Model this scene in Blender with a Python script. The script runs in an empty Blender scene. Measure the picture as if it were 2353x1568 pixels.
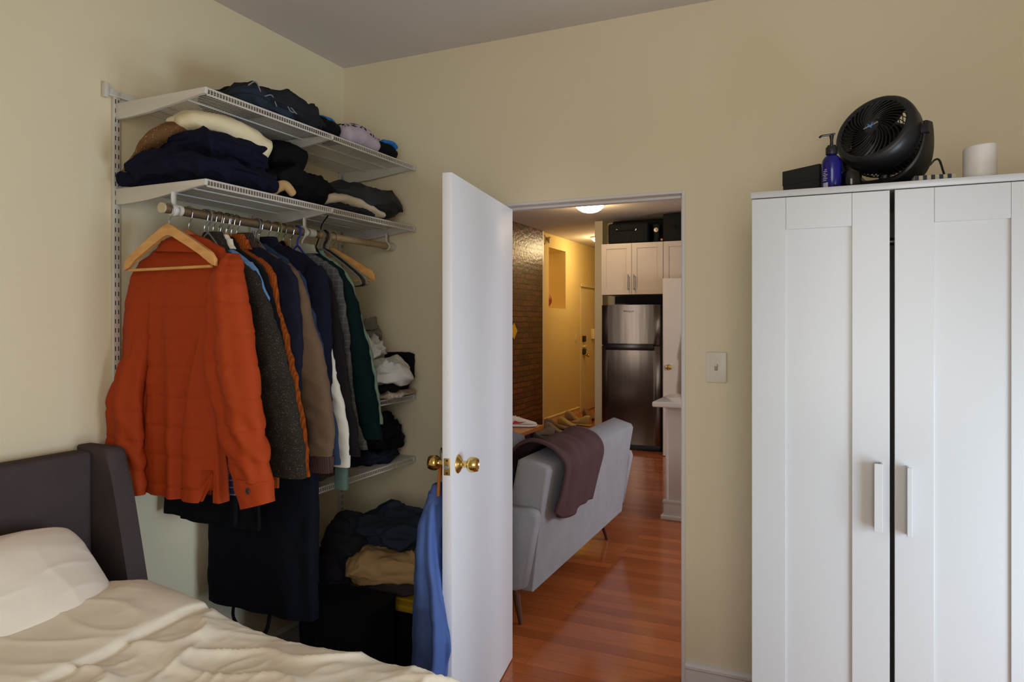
import bpy, bmesh, math, random
from mathutils import Vector, Matrix, noise
PI = math.pi
V = Vector
sc = bpy.context.scene
COL = sc.collection
random.seed(7)

# ---------------------------------------------------------------- camera frame used for measuring the room
CAM = V((2.284, -2.934, 1.52)); YAW = math.radians(24.4); FOC = 1608.0; HOR = 740.0
Fv = V((-math.sin(YAW), math.cos(YAW), 0)); Rv = V((math.cos(YAW), math.sin(YAW), 0))
def ray(px, py): return Fv + Rv*((px-1176.5)/FOC) + V((0, 0, (HOR-py)/FOC))
def atY(px, py, Y):
    d = ray(px, py); return CAM + d*((Y-CAM.y)/d.y)
def atX(px, py, X):
    d = ray(px, py); return CAM + d*((X-CAM.x)/d.x)
def atZ(px, py, Z):
    d = ray(px, py); return CAM + d*((Z-CAM.z)/d.z)
YR = lambda y: y-2.934
XR = lambda x: x+2.284

# ---------------------------------------------------------------- materials
def lin(c):
    return tuple((v/12.92 if v <= .04045 else ((v+.055)/1.055)**2.4) for v in [x/255 for x in c])
class NT:
    def __init__(s, m): s.t = m.node_tree; s.b = s.t.nodes['Principled BSDF']
    def n(s, typ, **k):
        n = s.t.nodes.new(typ)
        for a, v in k.items(): setattr(n, a, v)
        return n
    def l(s, a, b): s.t.links.new(a, b)
def newmat(name, col, rough=.6, metal=0, spec=.5):
    m = bpy.data.materials.new(name); m.use_nodes = True
    b = m.node_tree.nodes['Principled BSDF']
    b.inputs['Base Color'].default_value = (*lin(col), 1)
    b.inputs['Roughness'].default_value = rough
    b.inputs['Metallic'].default_value = metal
    b.inputs['Specular IOR Level'].default_value = spec
    return m
def coords(t, scale=(1, 1, 1)):
    tc = t.n('ShaderNodeTexCoord'); mp = t.n('ShaderNodeMapping')
    mp.inputs['Scale'].default_value = scale
    t.l(tc.outputs['Object'], mp.inputs['Vector']); return mp.outputs['Vector']
def plain(name, col, rough=.5, metal=0, var=.06, bump=.0, scale=8, spec=.5, bscale=None):
    """solid colour with faint tonal variation and optional fine bump"""
    m = newmat(name, col, rough, metal, spec); t = NT(m)
    v = coords(t)
    nz = t.n('ShaderNodeTexNoise'); nz.inputs['Scale'].default_value = scale; nz.inputs['Detail'].default_value = 3
    t.l(v, nz.inputs['Vector'])
    mx = t.n('ShaderNodeMixRGB'); mx.blend_type = 'MULTIPLY'; mx.inputs[0].default_value = 1
    mx.inputs[1].default_value = (*lin(col), 1)
    mr = t.n('ShaderNodeMapRange'); mr.inputs['To Min'].default_value = 1-var; mr.inputs['To Max'].default_value = 1+var
    t.l(nz.outputs['Fac'], mr.inputs['Value']); t.l(mr.outputs['Result'], mx.inputs[2]); t.l(mx.outputs[0], t.b.inputs['Base Color'])
    if bump:
        n2 = t.n('ShaderNodeTexNoise'); n2.inputs['Scale'].default_value = bscale or scale*12; n2.inputs['Detail'].default_value = 2
        t.l(v, n2.inputs['Vector'])
        bp = t.n('ShaderNodeBump'); bp.inputs['Strength'].default_value = bump; bp.inputs['Distance'].default_value = .002
        t.l(n2.outputs['Fac'], bp.inputs['Height']); t.l(bp.outputs['Normal'], t.b.inputs['Normal'])
    return m
def fabric(name, col, kind='weave', col2=None, scale=1.0, var=.12, bump=.35, rough=.95):
    m = newmat(name, col, rough, 0, .15); t = NT(m); v = coords(t)
    try:
        t.b.inputs['Sheen Weight'].default_value = 0; t.b.inputs['Sheen Roughness'].default_value = .5
    except Exception: pass
    nz = t.n('ShaderNodeTexNoise'); nz.inputs['Scale'].default_value = 14*scale; nz.inputs['Detail'].default_value = 5
    t.l(v, nz.inputs['Vector'])
    fine = t.n('ShaderNodeTexNoise'); fine.inputs['Scale'].default_value = 320*scale; fine.inputs['Detail'].default_value = 2
    t.l(v, fine.inputs['Vector'])
    mx = t.n('ShaderNodeMixRGB'); mx.blend_type = 'MULTIPLY'; mx.inputs[0].default_value = 1
    mx.inputs[1].default_value = (*lin(col), 1)
    ad = t.n('ShaderNodeMath', operation='ADD'); t.l(nz.outputs['Fac'], ad.inputs[0]); t.l(fine.outputs['Fac'], ad.inputs[1])
    mr = t.n('ShaderNodeMapRange'); mr.inputs['From Min'].default_value = .5; mr.inputs['From Max'].default_value = 1.5
    mr.inputs['To Min'].default_value = 1-var; mr.inputs['To Max'].default_value = 1+var
    t.l(ad.outputs[0], mr.inputs['Value']); t.l(mr.outputs['Result'], mx.inputs[2])
    out = mx.outputs[0]; hsrc = fine.outputs['Fac']
    sep = None
    if kind == 'cord':            # corduroy wales
        w = t.n('ShaderNodeTexWave'); w.inputs['Scale'].default_value = 42*scale; w.inputs['Distortion'].default_value = 1.2
        w.inputs['Detail Scale'].default_value = 1; w.bands_direction = 'X'
        t.l(v, w.inputs['Vector'])
        m2 = t.n('ShaderNodeMixRGB'); m2.blend_type = 'MULTIPLY'; m2.inputs[0].default_value = .45
        t.l(out, m2.inputs[1]); t.l(w.outputs['Color'], m2.inputs[2]); out = m2.outputs[0]; hsrc = w.outputs['Fac']
    if kind == 'speck':           # tweed flecks
        vo = t.n('ShaderNodeTexNoise'); vo.inputs['Scale'].default_value = 430*scale; vo.inputs['Detail'].default_value = 0
        t.l(v, vo.inputs['Vector'])
        r = t.n('ShaderNodeMapRange'); r.inputs['From Min'].default_value = .70; r.inputs['From Max'].default_value = .80
        t.l(vo.outputs['Fac'], r.inputs['Value'])
        m2 = t.n('ShaderNodeMixRGB'); t.l(r.outputs['Result'], m2.inputs[0]); t.l(out, m2.inputs[1])
        m2.inputs[2].default_value = (*lin(col2), 1); out = m2.outputs[0]
    if kind in ('plaid', 'stripe'):
        acc = None
        for ax, sc_ in (('X', 13*scale), ('Z', 13*scale)) if kind == 'plaid' else (('X', 60*scale),):
            w = t.n('ShaderNodeTexWave'); w.inputs['Scale'].default_value = sc_; w.bands_direction = ax
            w.inputs['Distortion'].default_value = .3
            t.l(v, w.inputs['Vector'])
            r = t.n('ShaderNodeMapRange'); r.inputs['From Min'].default_value = .86; r.inputs['From Max'].default_value = .97
            r.inputs['To Max'].default_value = .75
            t.l(w.outputs['Fac'], r.inputs['Value'])
            m2 = t.n('ShaderNodeMixRGB'); t.l(r.outputs['Result'], m2.inputs[0]); t.l(out, m2.inputs[1])
            m2.inputs[2].default_value = (*lin(col2), 1); out = m2.outputs[0]
    if kind == 'triangles':
        vo = t.n('ShaderNodeTexVoronoi'); vo.inputs['Scale'].default_value = 60*scale
        t.l(v, vo.inputs['Vector'])
        r = t.n('ShaderNodeMapRange'); r.inputs['From Min'].default_value = .54; r.inputs['From Max'].default_value = .56
        sp = t.n('ShaderNodeSeparateColor'); t.l(vo.outputs['Color'], sp.inputs[0]); t.l(sp.outputs[0], r.inputs['Value'])
        m2 = t.n('ShaderNodeMixRGB'); t.l(r.outputs['Result'], m2.inputs[0]); t.l(out, m2.inputs[1])
        m2.inputs[2].default_value = (*lin(col2), 1); out = m2.outputs[0]
    t.l(out, t.b.inputs['Base Color'])
    bp = t.n('ShaderNodeBump'); bp.inputs['Strength'].default_value = bump; bp.inputs['Distance'].default_value = .0012
    t.l(hsrc, bp.inputs['Height'])
    # soft crumple on top of the weave
    bp2 = t.n('ShaderNodeBump'); bp2.inputs['Strength'].default_value = .5; bp2.inputs['Distance'].default_value = .004
    t.l(nz.outputs['Fac'], bp2.inputs['Height']); t.l(bp.outputs['Normal'], bp2.inputs['Normal'])
    t.l(bp2.outputs['Normal'], t.b.inputs['Normal'])
    return m
def wood(name, c1, c2, scale=(3, 40, 40), rough=.4, spec=.5):
    m = newmat(name, c1, rough, 0, spec); t = NT(m); v = coords(t, scale)
    nz = t.n('ShaderNodeTexNoise'); nz.inputs['Scale'].default_value = 1.6; nz.inputs['Detail'].default_value = 6; nz.inputs['Distortion'].default_value = .6
    t.l(v, nz.inputs['Vector'])
    cr = t.n('ShaderNodeValToRGB'); cr.color_ramp.elements[0].position = .3; cr.color_ramp.elements[1].position = .72
    cr.color_ramp.elements[0].color = (*lin(c1), 1); cr.color_ramp.elements[1].color = (*lin(c2), 1)
    t.l(nz.outputs['Fac'], cr.inputs[0]); t.l(cr.outputs[0], t.b.inputs['Base Color'])
    return m
def floor_mat():
    m = newmat('cherry_floorboards', (150, 80, 45), .15, 0, .6); t = NT(m); v = coords(t)
    br = t.n('ShaderNodeTexBrick'); br.offset = .37; br.offset_frequency = 2
    br.inputs['Scale'].default_value = 1; br.inputs['Brick Width'].default_value = 1.05; br.inputs['Row Height'].default_value = .083
    br.inputs['Mortar Size'].default_value = .0009; br.inputs['Mortar Smooth'].default_value = .3; br.inputs['Bias'].default_value = 0
    br.inputs['Color1'].default_value = (*lin((184, 102, 54)), 1); br.inputs['Color2'].default_value = (*lin((154, 78, 38)), 1)
    br.inputs['Mortar'].default_value = (*lin((96, 48, 26)), 1)
    t.l(v, br.inputs['Vector'])
    mp = t.n('ShaderNodeMapping'); mp.inputs['Scale'].default_value = (2.5, 30, 1); t.l(v, mp.inputs['Vector'])
    nz = t.n('ShaderNodeTexNoise'); nz.inputs['Scale'].default_value = 1.5; nz.inputs['Detail'].default_value = 7; nz.inputs['Distortion'].default_value = 1.1
    t.l(mp.outputs[0], nz.inputs['Vector'])
    mr = t.n('ShaderNodeMapRange'); mr.inputs['To Min'].default_value = .74; mr.inputs['To Max'].default_value = 1.26
    t.l(nz.outputs['Fac'], mr.inputs['Value'])
    mx = t.n('ShaderNodeMixRGB'); mx.blend_type = 'MULTIPLY'; mx.inputs[0].default_value = 1
    t.l(br.outputs['Color'], mx.inputs[1]); t.l(mr.outputs['Result'], mx.inputs[2]); t.l(mx.outputs[0], t.b.inputs['Base Color'])
    lo = t.n('ShaderNodeTexNoise'); lo.inputs['Scale'].default_value = 5; t.l(v, lo.inputs['Vector'])
    ad = t.n('ShaderNodeMath', operation='MULTIPLY_ADD'); t.l(br.outputs['Fac'], ad.inputs[0]); ad.inputs[1].default_value = -.6
    t.l(lo.outputs['Fac'], ad.inputs[2])
    bp = t.n('ShaderNodeBump'); bp.inputs['Strength'].default_value = .18; bp.inputs['Distance'].default_value = .003
    t.l(ad.outputs[0], bp.inputs['Height']); t.l(bp.outputs['Normal'], t.b.inputs['Normal'])
    return m
def brick_mat():
    m = newmat('varnished_brick', (110, 66, 40), .32, 0, .45); t = NT(m)
    tc = t.n('ShaderNodeTexCoord'); sp = t.n('ShaderNodeSeparateXYZ'); t.l(tc.outputs['Object'], sp.inputs[0])
    cb = t.n('ShaderNodeCombineXYZ'); t.l(sp.outputs['Y'], cb.inputs['X']); t.l(sp.outputs['Z'], cb.inputs['Y'])
    wob = t.n('ShaderNodeTexNoise'); wob.inputs['Scale'].default_value = 3.5; t.l(cb.outputs[0], wob.inputs['Vector'])
    mxv = t.n('ShaderNodeMixRGB'); mxv.blend_type = 'ADD'; mxv.inputs[0].default_value = .03
    t.l(cb.outputs[0], mxv.inputs[1]); t.l(wob.outputs['Color'], mxv.inputs[2])
    br = t.n('ShaderNodeTexBrick'); br.inputs['Scale'].default_value = 1; br.inputs['Brick Width'].default_value = .2
    br.inputs['Row Height'].default_value = .073; br.inputs['Mortar Size'].default_value = .007; br.inputs['Mortar Smooth'].default_value = .2
    br.inputs['Color1'].default_value = (*lin((104, 54, 30)), 1); br.inputs['Color2'].default_value = (*lin((66, 36, 22)), 1)
    br.inputs['Mortar'].default_value = (*lin((30, 20, 14)), 1)
    t.l(mxv.outputs[0], br.inputs['Vector']); t.l(br.outputs['Color'], t.b.inputs['Base Color'])
    nz = t.n('ShaderNodeTexNoise'); nz.inputs['Scale'].default_value = 22; t.l(cb.outputs[0], nz.inputs['Vector'])
    ad = t.n('ShaderNodeMath', operation='MULTIPLY_ADD'); t.l(br.outputs['Fac'], ad.inputs[0]); ad.inputs[1].default_value = -1.0
    sm_ = t.n('ShaderNodeMath', operation='MULTIPLY'); sm_.inputs[1].default_value = .35; t.l(nz.outputs['Fac'], sm_.inputs[0]); t.l(sm_.outputs[0], ad.inputs[2])
    bp = t.n('ShaderNodeBump'); bp.inputs['Strength'].default_value = 1; bp.inputs['Distance'].default_value = .014
    t.l(ad.outputs[0], bp.inputs['Height']); t.l(bp.outputs['Normal'], t.b.inputs['Normal'])
    return m
def steel_mat():
    m = newmat('brushed_steel', (104, 95, 88), .3, 1); t = NT(m); v = coords(t, (1, 1, 220))
    nz = t.n('ShaderNodeTexNoise'); nz.inputs['Scale'].default_value = 3; nz.inputs['Detail'].default_value = 3; t.l(v, nz.inputs['Vector'])
    mr = t.n('ShaderNodeMapRange'); mr.inputs['To Min'].default_value = .16; mr.inputs['To Max'].default_value = .26
    t.l(nz.outputs['Fac'], mr.inputs['Value']); t.l(mr.outputs['Result'], t.b.inputs['Roughness'])
    t.b.inputs['Anisotropic'].default_value = .6
    # doors are very slightly bowed sheet metal
    v2 = coords(t, (5, 1, .5)); n2 = t.n('ShaderNodeTexNoise'); n2.inputs['Scale'].default_value = 1.6; t.l(v2, n2.inputs['Vector'])
    bp = t.n('ShaderNodeBump'); bp.inputs['Strength'].default_value = .12; bp.inputs['Distance'].default_value = .02
    t.l(n2.outputs['Fac'], bp.inputs['Height']); t.l(bp.outputs['Normal'], t.b.inputs['Normal'])
    return m
def emis(name, col, s):
    m = newmat(name, col, .4); b = m.node_tree.nodes['Principled BSDF']
    b.inputs['Emission Color'].default_value = (*lin(col), 1); b.inputs['Emission Strength'].default_value = s
    return m

# ---------------------------------------------------------------- object helpers
WM = {}
def tag(o, label=None, cat=None, group=None, kind=None):
    if label: o['label'] = label
    if cat: o['category'] = cat
    if group: o['group'] = group
    if kind: o['kind'] = kind
    return o
def thing(name, label, cat, loc=(0, 0, 0), rotz=0, group=None):
    o = bpy.data.objects.new(name, None); COL.objects.link(o); o.empty_display_size = .05
    o.location = loc; o.rotation_euler = (0, 0, rotz)
    WM[o.name] = Matrix.Translation(V(loc)) @ Matrix.Rotation(rotz, 4, 'Z')
    return tag(o, label, cat, group)
def obj(name, bm, m, parent=None, smooth=True, world=False, sub=0, origin=None, angle=40):
    """link bm as ONE mesh object; world=True means its vertices are world coordinates"""
    if parent is not None and world: bm.transform(WM[parent.name].inverted())
    if parent is None and origin is not None: bm.transform(Matrix.Translation(-V(origin)))
    me = bpy.data.meshes.new(name)
    bmesh.ops.recalc_face_normals(bm, faces=bm.faces)
    bm.to_mesh(me); bm.free()
    o = bpy.data.objects.new(name, me); COL.objects.link(o)
    if m: me.materials.append(m)
    if smooth:
        me.polygons.foreach_set('use_smooth', [True]*len(me.polygons))
        try: me.set_sharp_from_angle(angle=math.radians(angle))
        except Exception: pass
    if sub:
        s = o.modifiers.new('sub', 'SUBSURF'); s.levels = s.render_levels = sub
    if parent is not None:
        o.parent = parent; WM[o.name] = WM[parent.name]
    else:
        o.location = origin or (0, 0, 0); WM[o.name] = Matrix.Translation(V(origin or (0, 0, 0)))
    return o
def struct(name, bm, m, parent=None, smooth=False):
    o = obj(name, bm, m, parent, smooth, world=parent is not None)
    if parent is None: o['kind'] = 'structure'
    return o
NB = bmesh.new
def box(bm, x0, x1, y0, y1, z0, z1, bev=0, seg=2, M=None):
    vs = [bm.verts.new((x, y, z)) for x in (x0, x1) for y in (y0, y1) for z in (z0, z1)]
    fs = [bm.faces.new([vs[i] for i in q]) for q in ((0, 1, 3, 2), (4, 6, 7, 5), (0, 4, 5, 1), (2, 3, 7, 6), (0, 2, 6, 4), (1, 5, 7, 3))]
    geo = vs
    if bev:
        es = list({e for f in fs for e in f.edges})
        r = bmesh.ops.bevel(bm, geom=es, offset=bev, segments=seg, affect='EDGES', profile=.5)
        geo = list({v for f in r['faces'] for v in f.verts} | {v for v in vs if v.is_valid})
    if M is not None:
        allv = set(geo)
        for v in list(allv):
            for f in v.link_faces: allv |= set(f.verts)
        for v in allv: v.co = M @ v.co
    return bm
def ring(bm, c, u, v, r, s, seg, e=2.0):
    out = []
    for i in range(seg):
        a = 2*PI*i/seg; ca, sa = math.cos(a), math.sin(a)
        x = math.copysign(abs(ca)**(2/e), ca)*r; y = math.copysign(abs(sa)**(2/e), sa)*s
        out.append(bm.verts.new(c+u*x+v*y))
    return out
def bridge(bm, a, b):
    n = len(a)
    for i in range(n): bm.faces.new((a[i], a[(i+1) % n], b[(i+1) % n], b[i]))
def cap(bm, r, flip=False):
    try: bm.faces.new(list(reversed(r)) if flip else r)
    except ValueError: pass
def tube(bm, pts, r, seg=8, closed=False, caps=True, sq=1.0):
    pts = [V(p) for p in pts]; n = len(pts)
    rs = r if isinstance(r, (list, tuple)) else [r]*n
    t0 = (pts[1]-pts[0]).normalized()
    up = V((0, 0, 1)) if abs(t0.z) < .9 else V((1, 0, 0))
    u = (up - t0*up.dot(t0)).normalized(); rings = []
    for i, p in enumerate(pts):
        a = pts[(i-1) % n] if closed or i > 0 else pts[i]; b = pts[(i+1) % n] if closed or i < n-1 else pts[i]
        t = (b-a).normalized() if (b-a).length > 1e-9 else t0
        u = (u - t*u.dot(t)).normalized(); w = t.cross(u)
        rings.append(ring(bm, p, u, w, rs[i], rs[i]*sq, seg))
    for i in range(n-1): bridge(bm, rings[i], rings[i+1])
    if closed: bridge(bm, rings[-1], rings[0])
    elif caps: cap(bm, rings[0], True); cap(bm, rings[-1])
    return bm
def cyl(bm, p0, p1, r0, r1=None, seg=20): return tube(bm, [p0, p1], [r0, r0 if r1 is None else r1], seg)
def lathe(bm, prof, M=None, seg=32, caps=True):
    M = M or Matrix(); rings = []
    for r, z in prof:
        rings.append([bm.verts.new(M @ V((max(r, 1e-4)*math.cos(2*PI*i/seg), max(r, 1e-4)*math.sin(2*PI*i/seg), z))) for i in range(seg)])
    for a, b in zip(rings, rings[1:]): bridge(bm, a, b)
    if caps: cap(bm, rings[0], True); cap(bm, rings[-1])
    return bm
def prism(bm, outline, depth, M, bev=0):
    """outline in local xy, extruded along local z from 0 to depth"""
    a = [bm.verts.new(M @ V((x, y, 0))) for x, y in outline]; b = [bm.verts.new(M @ V((x, y, depth))) for x, y in outline]
    fs = [bm.faces.new(list(reversed(a))), bm.faces.new(b)]
    n = len(a)
    for i in range(n): fs.append(bm.faces.new((a[i], a[(i+1) % n], b[(i+1) % n], b[i])))
    if bev:
        es = list({e for f in fs[:2] for e in f.edges})
        bmesh.ops.bevel(bm, geom=es, offset=bev, segments=2, affect='EDGES', profile=.5)
    return bm
XZ = lambda y: Matrix(((1, 0, 0, 0), (0, 0, -1, y), (0, 1, 0, 0), (0, 0, 0, 1)))      # outline x,z ; extrude to -y
YZ = lambda x: Matrix(((0, 0, 1, x), (1, 0, 0, 0), (0, 1, 0, 0), (0, 0, 0, 1)))       # outline y,z ; extrude to +x
def smoothpath(pts, k=6):
    pts = [V(p) for p in pts]; out = []
    P = [pts[0]*2-pts[1]]+pts+[pts[-1]*2-pts[-2]]
    for i in range(1, len(P)-2):
        for j in range(k):
            t = j/k; a, b, c, d = P[i-1], P[i], P[i+1], P[i+2]
            out.append(.5*((2*b)+(c-a)*t+(2*a-5*b+4*c-d)*t*t+(3*b-a-3*c+d)*t**3))
    out.append(pts[-1]); return out
def interp(tab, x):
    if x <= tab[0][0]: return tab[0][1]
    for (a, va), (b, vb) in zip(tab, tab[1:]):
        if x <= b:
            t = (x-a)/(b-a) if b > a else 0; t = t*t*(3-2*t)*.5+t*.5
            return va+(vb-va)*t
    return tab[-1][1]
def nz(p, s, seed): return noise.noise(V((p[0]*s+seed*7.31, p[1]*s-seed*3.17, p[2]*s+seed*1.93)))
def ridge(p, s, seed): return (1-abs(nz(p, s, seed))*1.6)
def dup(root, loc, rotz=None, label=None, group=None):
    r = root.copy(); COL.objects.link(r); r.location = loc
    if rotz is not None: r.rotation_euler = (0, 0, rotz)
    if label: r['label'] = label
    if group: r['group'] = group
    for ch in list(root.children):
        c = ch.copy(); COL.objects.link(c); c.parent = r
        for g in list(ch.children):
            d = g.copy(); COL.objects.link(d); d.parent = c
    return r
def text(name, body, size, m, parent, M, ext=.0004):
    cu = bpy.data.curves.new(name, 'FONT'); cu.body = body; cu.size = size; cu.extrude = ext; cu.align_x = 'CENTER'; cu.align_y = 'CENTER'
    to = bpy.data.objects.new(name+'_src', cu)
    COL.objects.link(to); bpy.context.view_layer.update()
    me = bpy.data.meshes.new_from_object(to.evaluated_get(bpy.context.evaluated_depsgraph_get()))
    bpy.data.objects.remove(to)
    me.transform(M); me.materials.clear(); me.materials.append(m)
    o = bpy.data.objects.new(name, me); COL.objects.link(o); o.parent = parent
    return o

# ---------------------------------------------------------------- cloth shapes
def lump(bm, base, size, rot=0, seed=1, e1=.55, e2=.6, layers=0, amp=.010, crease=.012, fs=9, nu=150, nv=76, ldep=.010, tilt=0, profile=None):
    """a folded or crumpled garment resting on z=base.z ; size = full extents"""
    bx, by, bz = base; a, b, c = size[0]/2, size[1]/2, size[2]/2
    R = Matrix.Rotation(rot, 4, 'Z'); T = Matrix.Rotation(tilt, 4, 'Y')
    rows = []
    f = lambda w, e: math.copysign(abs(w)**e, w)
    for j in range(nv+1):
        ph = -PI/2+PI*j/nv; row = []
        for i in range(nu):
            th = 2*PI*i/nu
            x = a*f(math.cos(ph), e1)*f(math.cos(th), e2); y = b*f(math.cos(ph), e1)*f(math.sin(th), e2); z = c*f(math.sin(ph), e1)
            if profile: z = -c+(z+c)*profile(x/a, y/b)
            n = V((x/a**2, y/b**2, z/c**2)); n = n.normalized() if n.length > 0 else V((0, 0, 1))
            p = (x, y, z*1.4)
            d = amp*(nz(p, fs, seed)+.5*nz(p, fs*2.1, seed+3)) + crease*(max(0, 1-abs(nz((p[0]+.3*p[1], p[1], p[2]*1.5), fs*.8, seed+9))*3)**1.6-.3) + crease*.35*(max(0, 1-abs(nz((p[0], p[1]+.4*p[0], p[2]*1.3), fs*1.6, seed+19))*3)**1.6-.3)
            t = (z+c)/(2*c)
            if layers:
                tt = t*layers+.35*nz((x, y, 0), 6, seed+5)
                side = 1-abs(n.z)**2
                d -= ldep*side*max(0, 1-abs(math.sin(PI*tt))*2.2)
            q = V((x, y, z))+n*d
            q = T @ q
            q = R @ q
            z_ = max(q.z+c, .002*abs(math.sin(i)))
            row.append(bm.verts.new((bx+q.x, by+q.y, bz+z_)))
        rows.append(row)
    for r0, r1 in zip(rows, rows[1:]): bridge(bm, r0, r1)
    cap(bm, rows[0], True); cap(bm, rows[-1])
    bmesh.ops.remove_doubles(bm, verts=bm.verts, dist=1e-5)
    return bm
def roll(bm, pts, radii, seed=1, amp=.004, fs=18, seg=40, k=8, e=2.2, axis=None):
    """a thick folded or rolled length of cloth along a path ; radii = (r_side, r_up) per point"""
    n = len(pts); path = smoothpath(pts, k)
    rr = smoothpath([V((r[0], r[1], 0)) for r in radii], k); rings = []
    t0 = (path[1]-path[0]).normalized(); N = len(path)
    for i, p in enumerate(path):
        t = (path[min(i+1, N-1)]-path[max(i-1, 0)]).normalized()
        if axis is not None: u = V(axis); u = (u-t*u.dot(t)).normalized()
        else:
            up = V((0, 0, 1)); u = t.cross(up)
            u = u.normalized() if u.length > .05 else V((1, 0, 0))
        w = u.cross(t).normalized()
        rg = []
        endf = 1.0
        for q in range(seg):
            a = 2*PI*q/seg; ca, sa = math.cos(a), math.sin(a)
            x = math.copysign(abs(ca)**(2/e), ca)*rr[i].x; y = math.copysign(abs(sa)**(2/e), sa)*rr[i].y
            c = p+u*x+w*y; d = (u*x+w*y); dn = d.normalized() if d.length > 0 else d
            c = c+dn*(amp*(nz(c, fs, seed)+1.1*(max(0, 1-abs(nz(c, fs*.8, seed+2))*3)**1.6-.3)))
            rg.append(bm.verts.new(c))
        rings.append(rg)
    for a, b in zip(rings, rings[1:]): bridge(bm, a, b)
    for rg, fl, sgn in ((rings[0], True, -1), (rings[-1], False, 1)):       # rounded ends
        c = sum((v.co for v in rg), V())/len(rg)
        t = (path[1]-path[0]).normalized() if sgn < 0 else (path[-1]-path[-2]).normalized()
        prev = rg
        for s, o in ((.82, .35), (.5, .55)):
            rad = sum((v.co-c).length for v in rg)/len(rg)
            nr = [bm.verts.new(c+(v.co-c)*s+t*(sgn*o*min(rad, .03))) for v in rg]
            bridge(bm, prev, nr); prev = nr
        cap(bm, prev, fl)
    return bm
# ================================================================ ROOM
M_wall = plain('cream_wall_paint', (224, 212, 181), .85, var=.025, bump=.12, scale=2.5, spec=.2, bscale=140)
M_lwall = plain('warm_cream_wall_paint', (220, 194, 128), .8, var=.03, bump=.12, scale=2.5, spec=.25, bscale=140)
M_ceil = plain('ceiling_paint', (208, 199, 190), .9, var=.02, bump=.08, scale=2, spec=.2, bscale=120)
M_white = plain('white_gloss_paint', (226, 225, 228), .42, var=.02, bump=.05, scale=5, spec=.5, bscale=40)
M_trim = plain('white_trim_paint', (214, 210, 204), .4, var=.02, bump=.04, scale=6, bscale=60)
M_floor = floor_mat(); M_brick = brick_mat()
CH = 2.83; WT = .12
DX0, DX1, DH = .880, 1.739, 2.066     # doorway
S = struct
bm = NB(); box(bm, -.2, 4.6, -4.3, 0, -.1, 0); box(bm, -2.0, 4.6, 0, 9.9, -.1, 0); S('floor', bm, M_floor)
bm = NB(); box(bm, -.2, 4.6, -4.3, 0, CH, CH+.1); box(bm, -2.0, 4.6, 0, 9.9, CH, CH+.1); S('ceiling', bm, M_ceil)
bm = NB(); box(bm, -WT, 0, -4.1, 0, 0, CH); S('wall_west', bm, M_wall)
LX0, LX1, LZ0, LZ1 = -1.30, -.70, .7, 2.3
bm = NB(); box(bm, -1.9, LX0, 0, WT, 0, CH); box(bm, LX1, DX0, 0, WT, 0, CH); box(bm, LX0, LX1, 0, WT, 0, LZ0); box(bm, LX0, LX1, 0, WT, LZ1, CH); box(bm, DX1, 4.5, 0, WT, 0, CH); box(bm, DX0, DX1, 0, WT, DH, CH); S('wall_north', bm, M_wall)
EX = 3.42
EY0, EY1, EZ0, EZ1 = -1.90, -.90, .25, 1.40                                  # tall east window, right of the frame
bm = NB(); box(bm, EX, EX+.1, -4.1, EY0, 0, CH); box(bm, EX, EX+.1, EY1, 0, 0, CH); box(bm, EX, EX+.1, EY0, EY1, 0, EZ0); box(bm, EX, EX+.1, EY0, EY1, EZ1, CH); S('wall_east', bm, M_wall)
bm = NB()
for a, b, c, d in ((EY0, EY0+.05, EZ0, EZ1), (EY1-.05, EY1, EZ0, EZ1), (EY0, EY1, EZ0, EZ0+.05), (EY0, EY1, EZ1-.05, EZ1), (EY0, EY1, .78, .83)):
    box(bm, EX+.02, EX+.07, a, b, c, d, .004)
S('window_2', bm, M_trim)
WX0, WX1, WZ0, WZ1 = 2.0, 3.25, .75, 2.62                                     # bedroom window, behind the camera
bm = NB(); box(bm, -.1, WX0, -4.2, -4.1, 0, CH); box(bm, WX1, 3.5, -4.2, -4.1, 0, CH)
box(bm, WX0, WX1, -4.2, -4.1, 0, WZ0); box(bm, WX0, WX1, -4.2, -4.1, WZ1, CH); S('wall_south', bm, M_wall)
bm = NB()
for a, b, c, d in ((WX0, WX0+.05, WZ0, WZ1), (WX1-.05, WX1, WZ0, WZ1), (WX0, WX1, WZ0, WZ0+.05), (WX0, WX1, WZ1-.05, WZ1), (WX0, WX1, 1.66, 1.71)):
    box(bm, a, b, -4.17, -4.12, c, d, .004)
w1 = S('window_1', bm, M_trim)
bm = NB()
for a, b, c, d in ((LX0, LX0+.05, LZ0, LZ1), (LX1-.05, LX1, LZ0, LZ1), (LX0, LX1, LZ0, LZ0+.05), (LX0, LX1, LZ1-.05, LZ1), ((LX0+LX1)/2-.06, (LX0+LX1)/2+.04, LZ0, LZ1)): box(bm, a, b, .04, .08, c, d, .004)
S('window_3', bm, M_trim)
# living room shell
bm = NB(); box(bm, XR(-3.80)-.12, XR(-3.78)+.03, WT, YR(9.33), 0, CH); S('wall_brick', bm, M_brick)
bm = NB()
NX = XR(-3.80)
ny0, ny1, nz0, nz1 = YR(9.70), YR(10.43), 1.728, 2.632
box(bm, NX-.4, NX, YR(9.33), ny0, 0, CH); box(bm, NX-.4, NX, ny1, YR(12.6), 0, CH)
box(bm, NX-.4, NX, ny0, ny1, 0, nz0); box(bm, NX-.4, NX, ny0, ny1, nz1, CH); box(bm, NX-.4, NX-.30, ny0, ny1, nz0, nz1)
S('wall_hall', bm, M_lwall)
bm = NB(); box(bm, XR(-3.79), XR(-3.755), YR(9.31), YR(9.40), 0, CH, .006); S('trim_1', bm, M_trim)
bm = NB(); box(bm, XR(-4.2), XR(2.3), YR(12.6), YR(12.7), 0, CH); S('wall_hall_end', bm, M_lwall)
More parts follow.
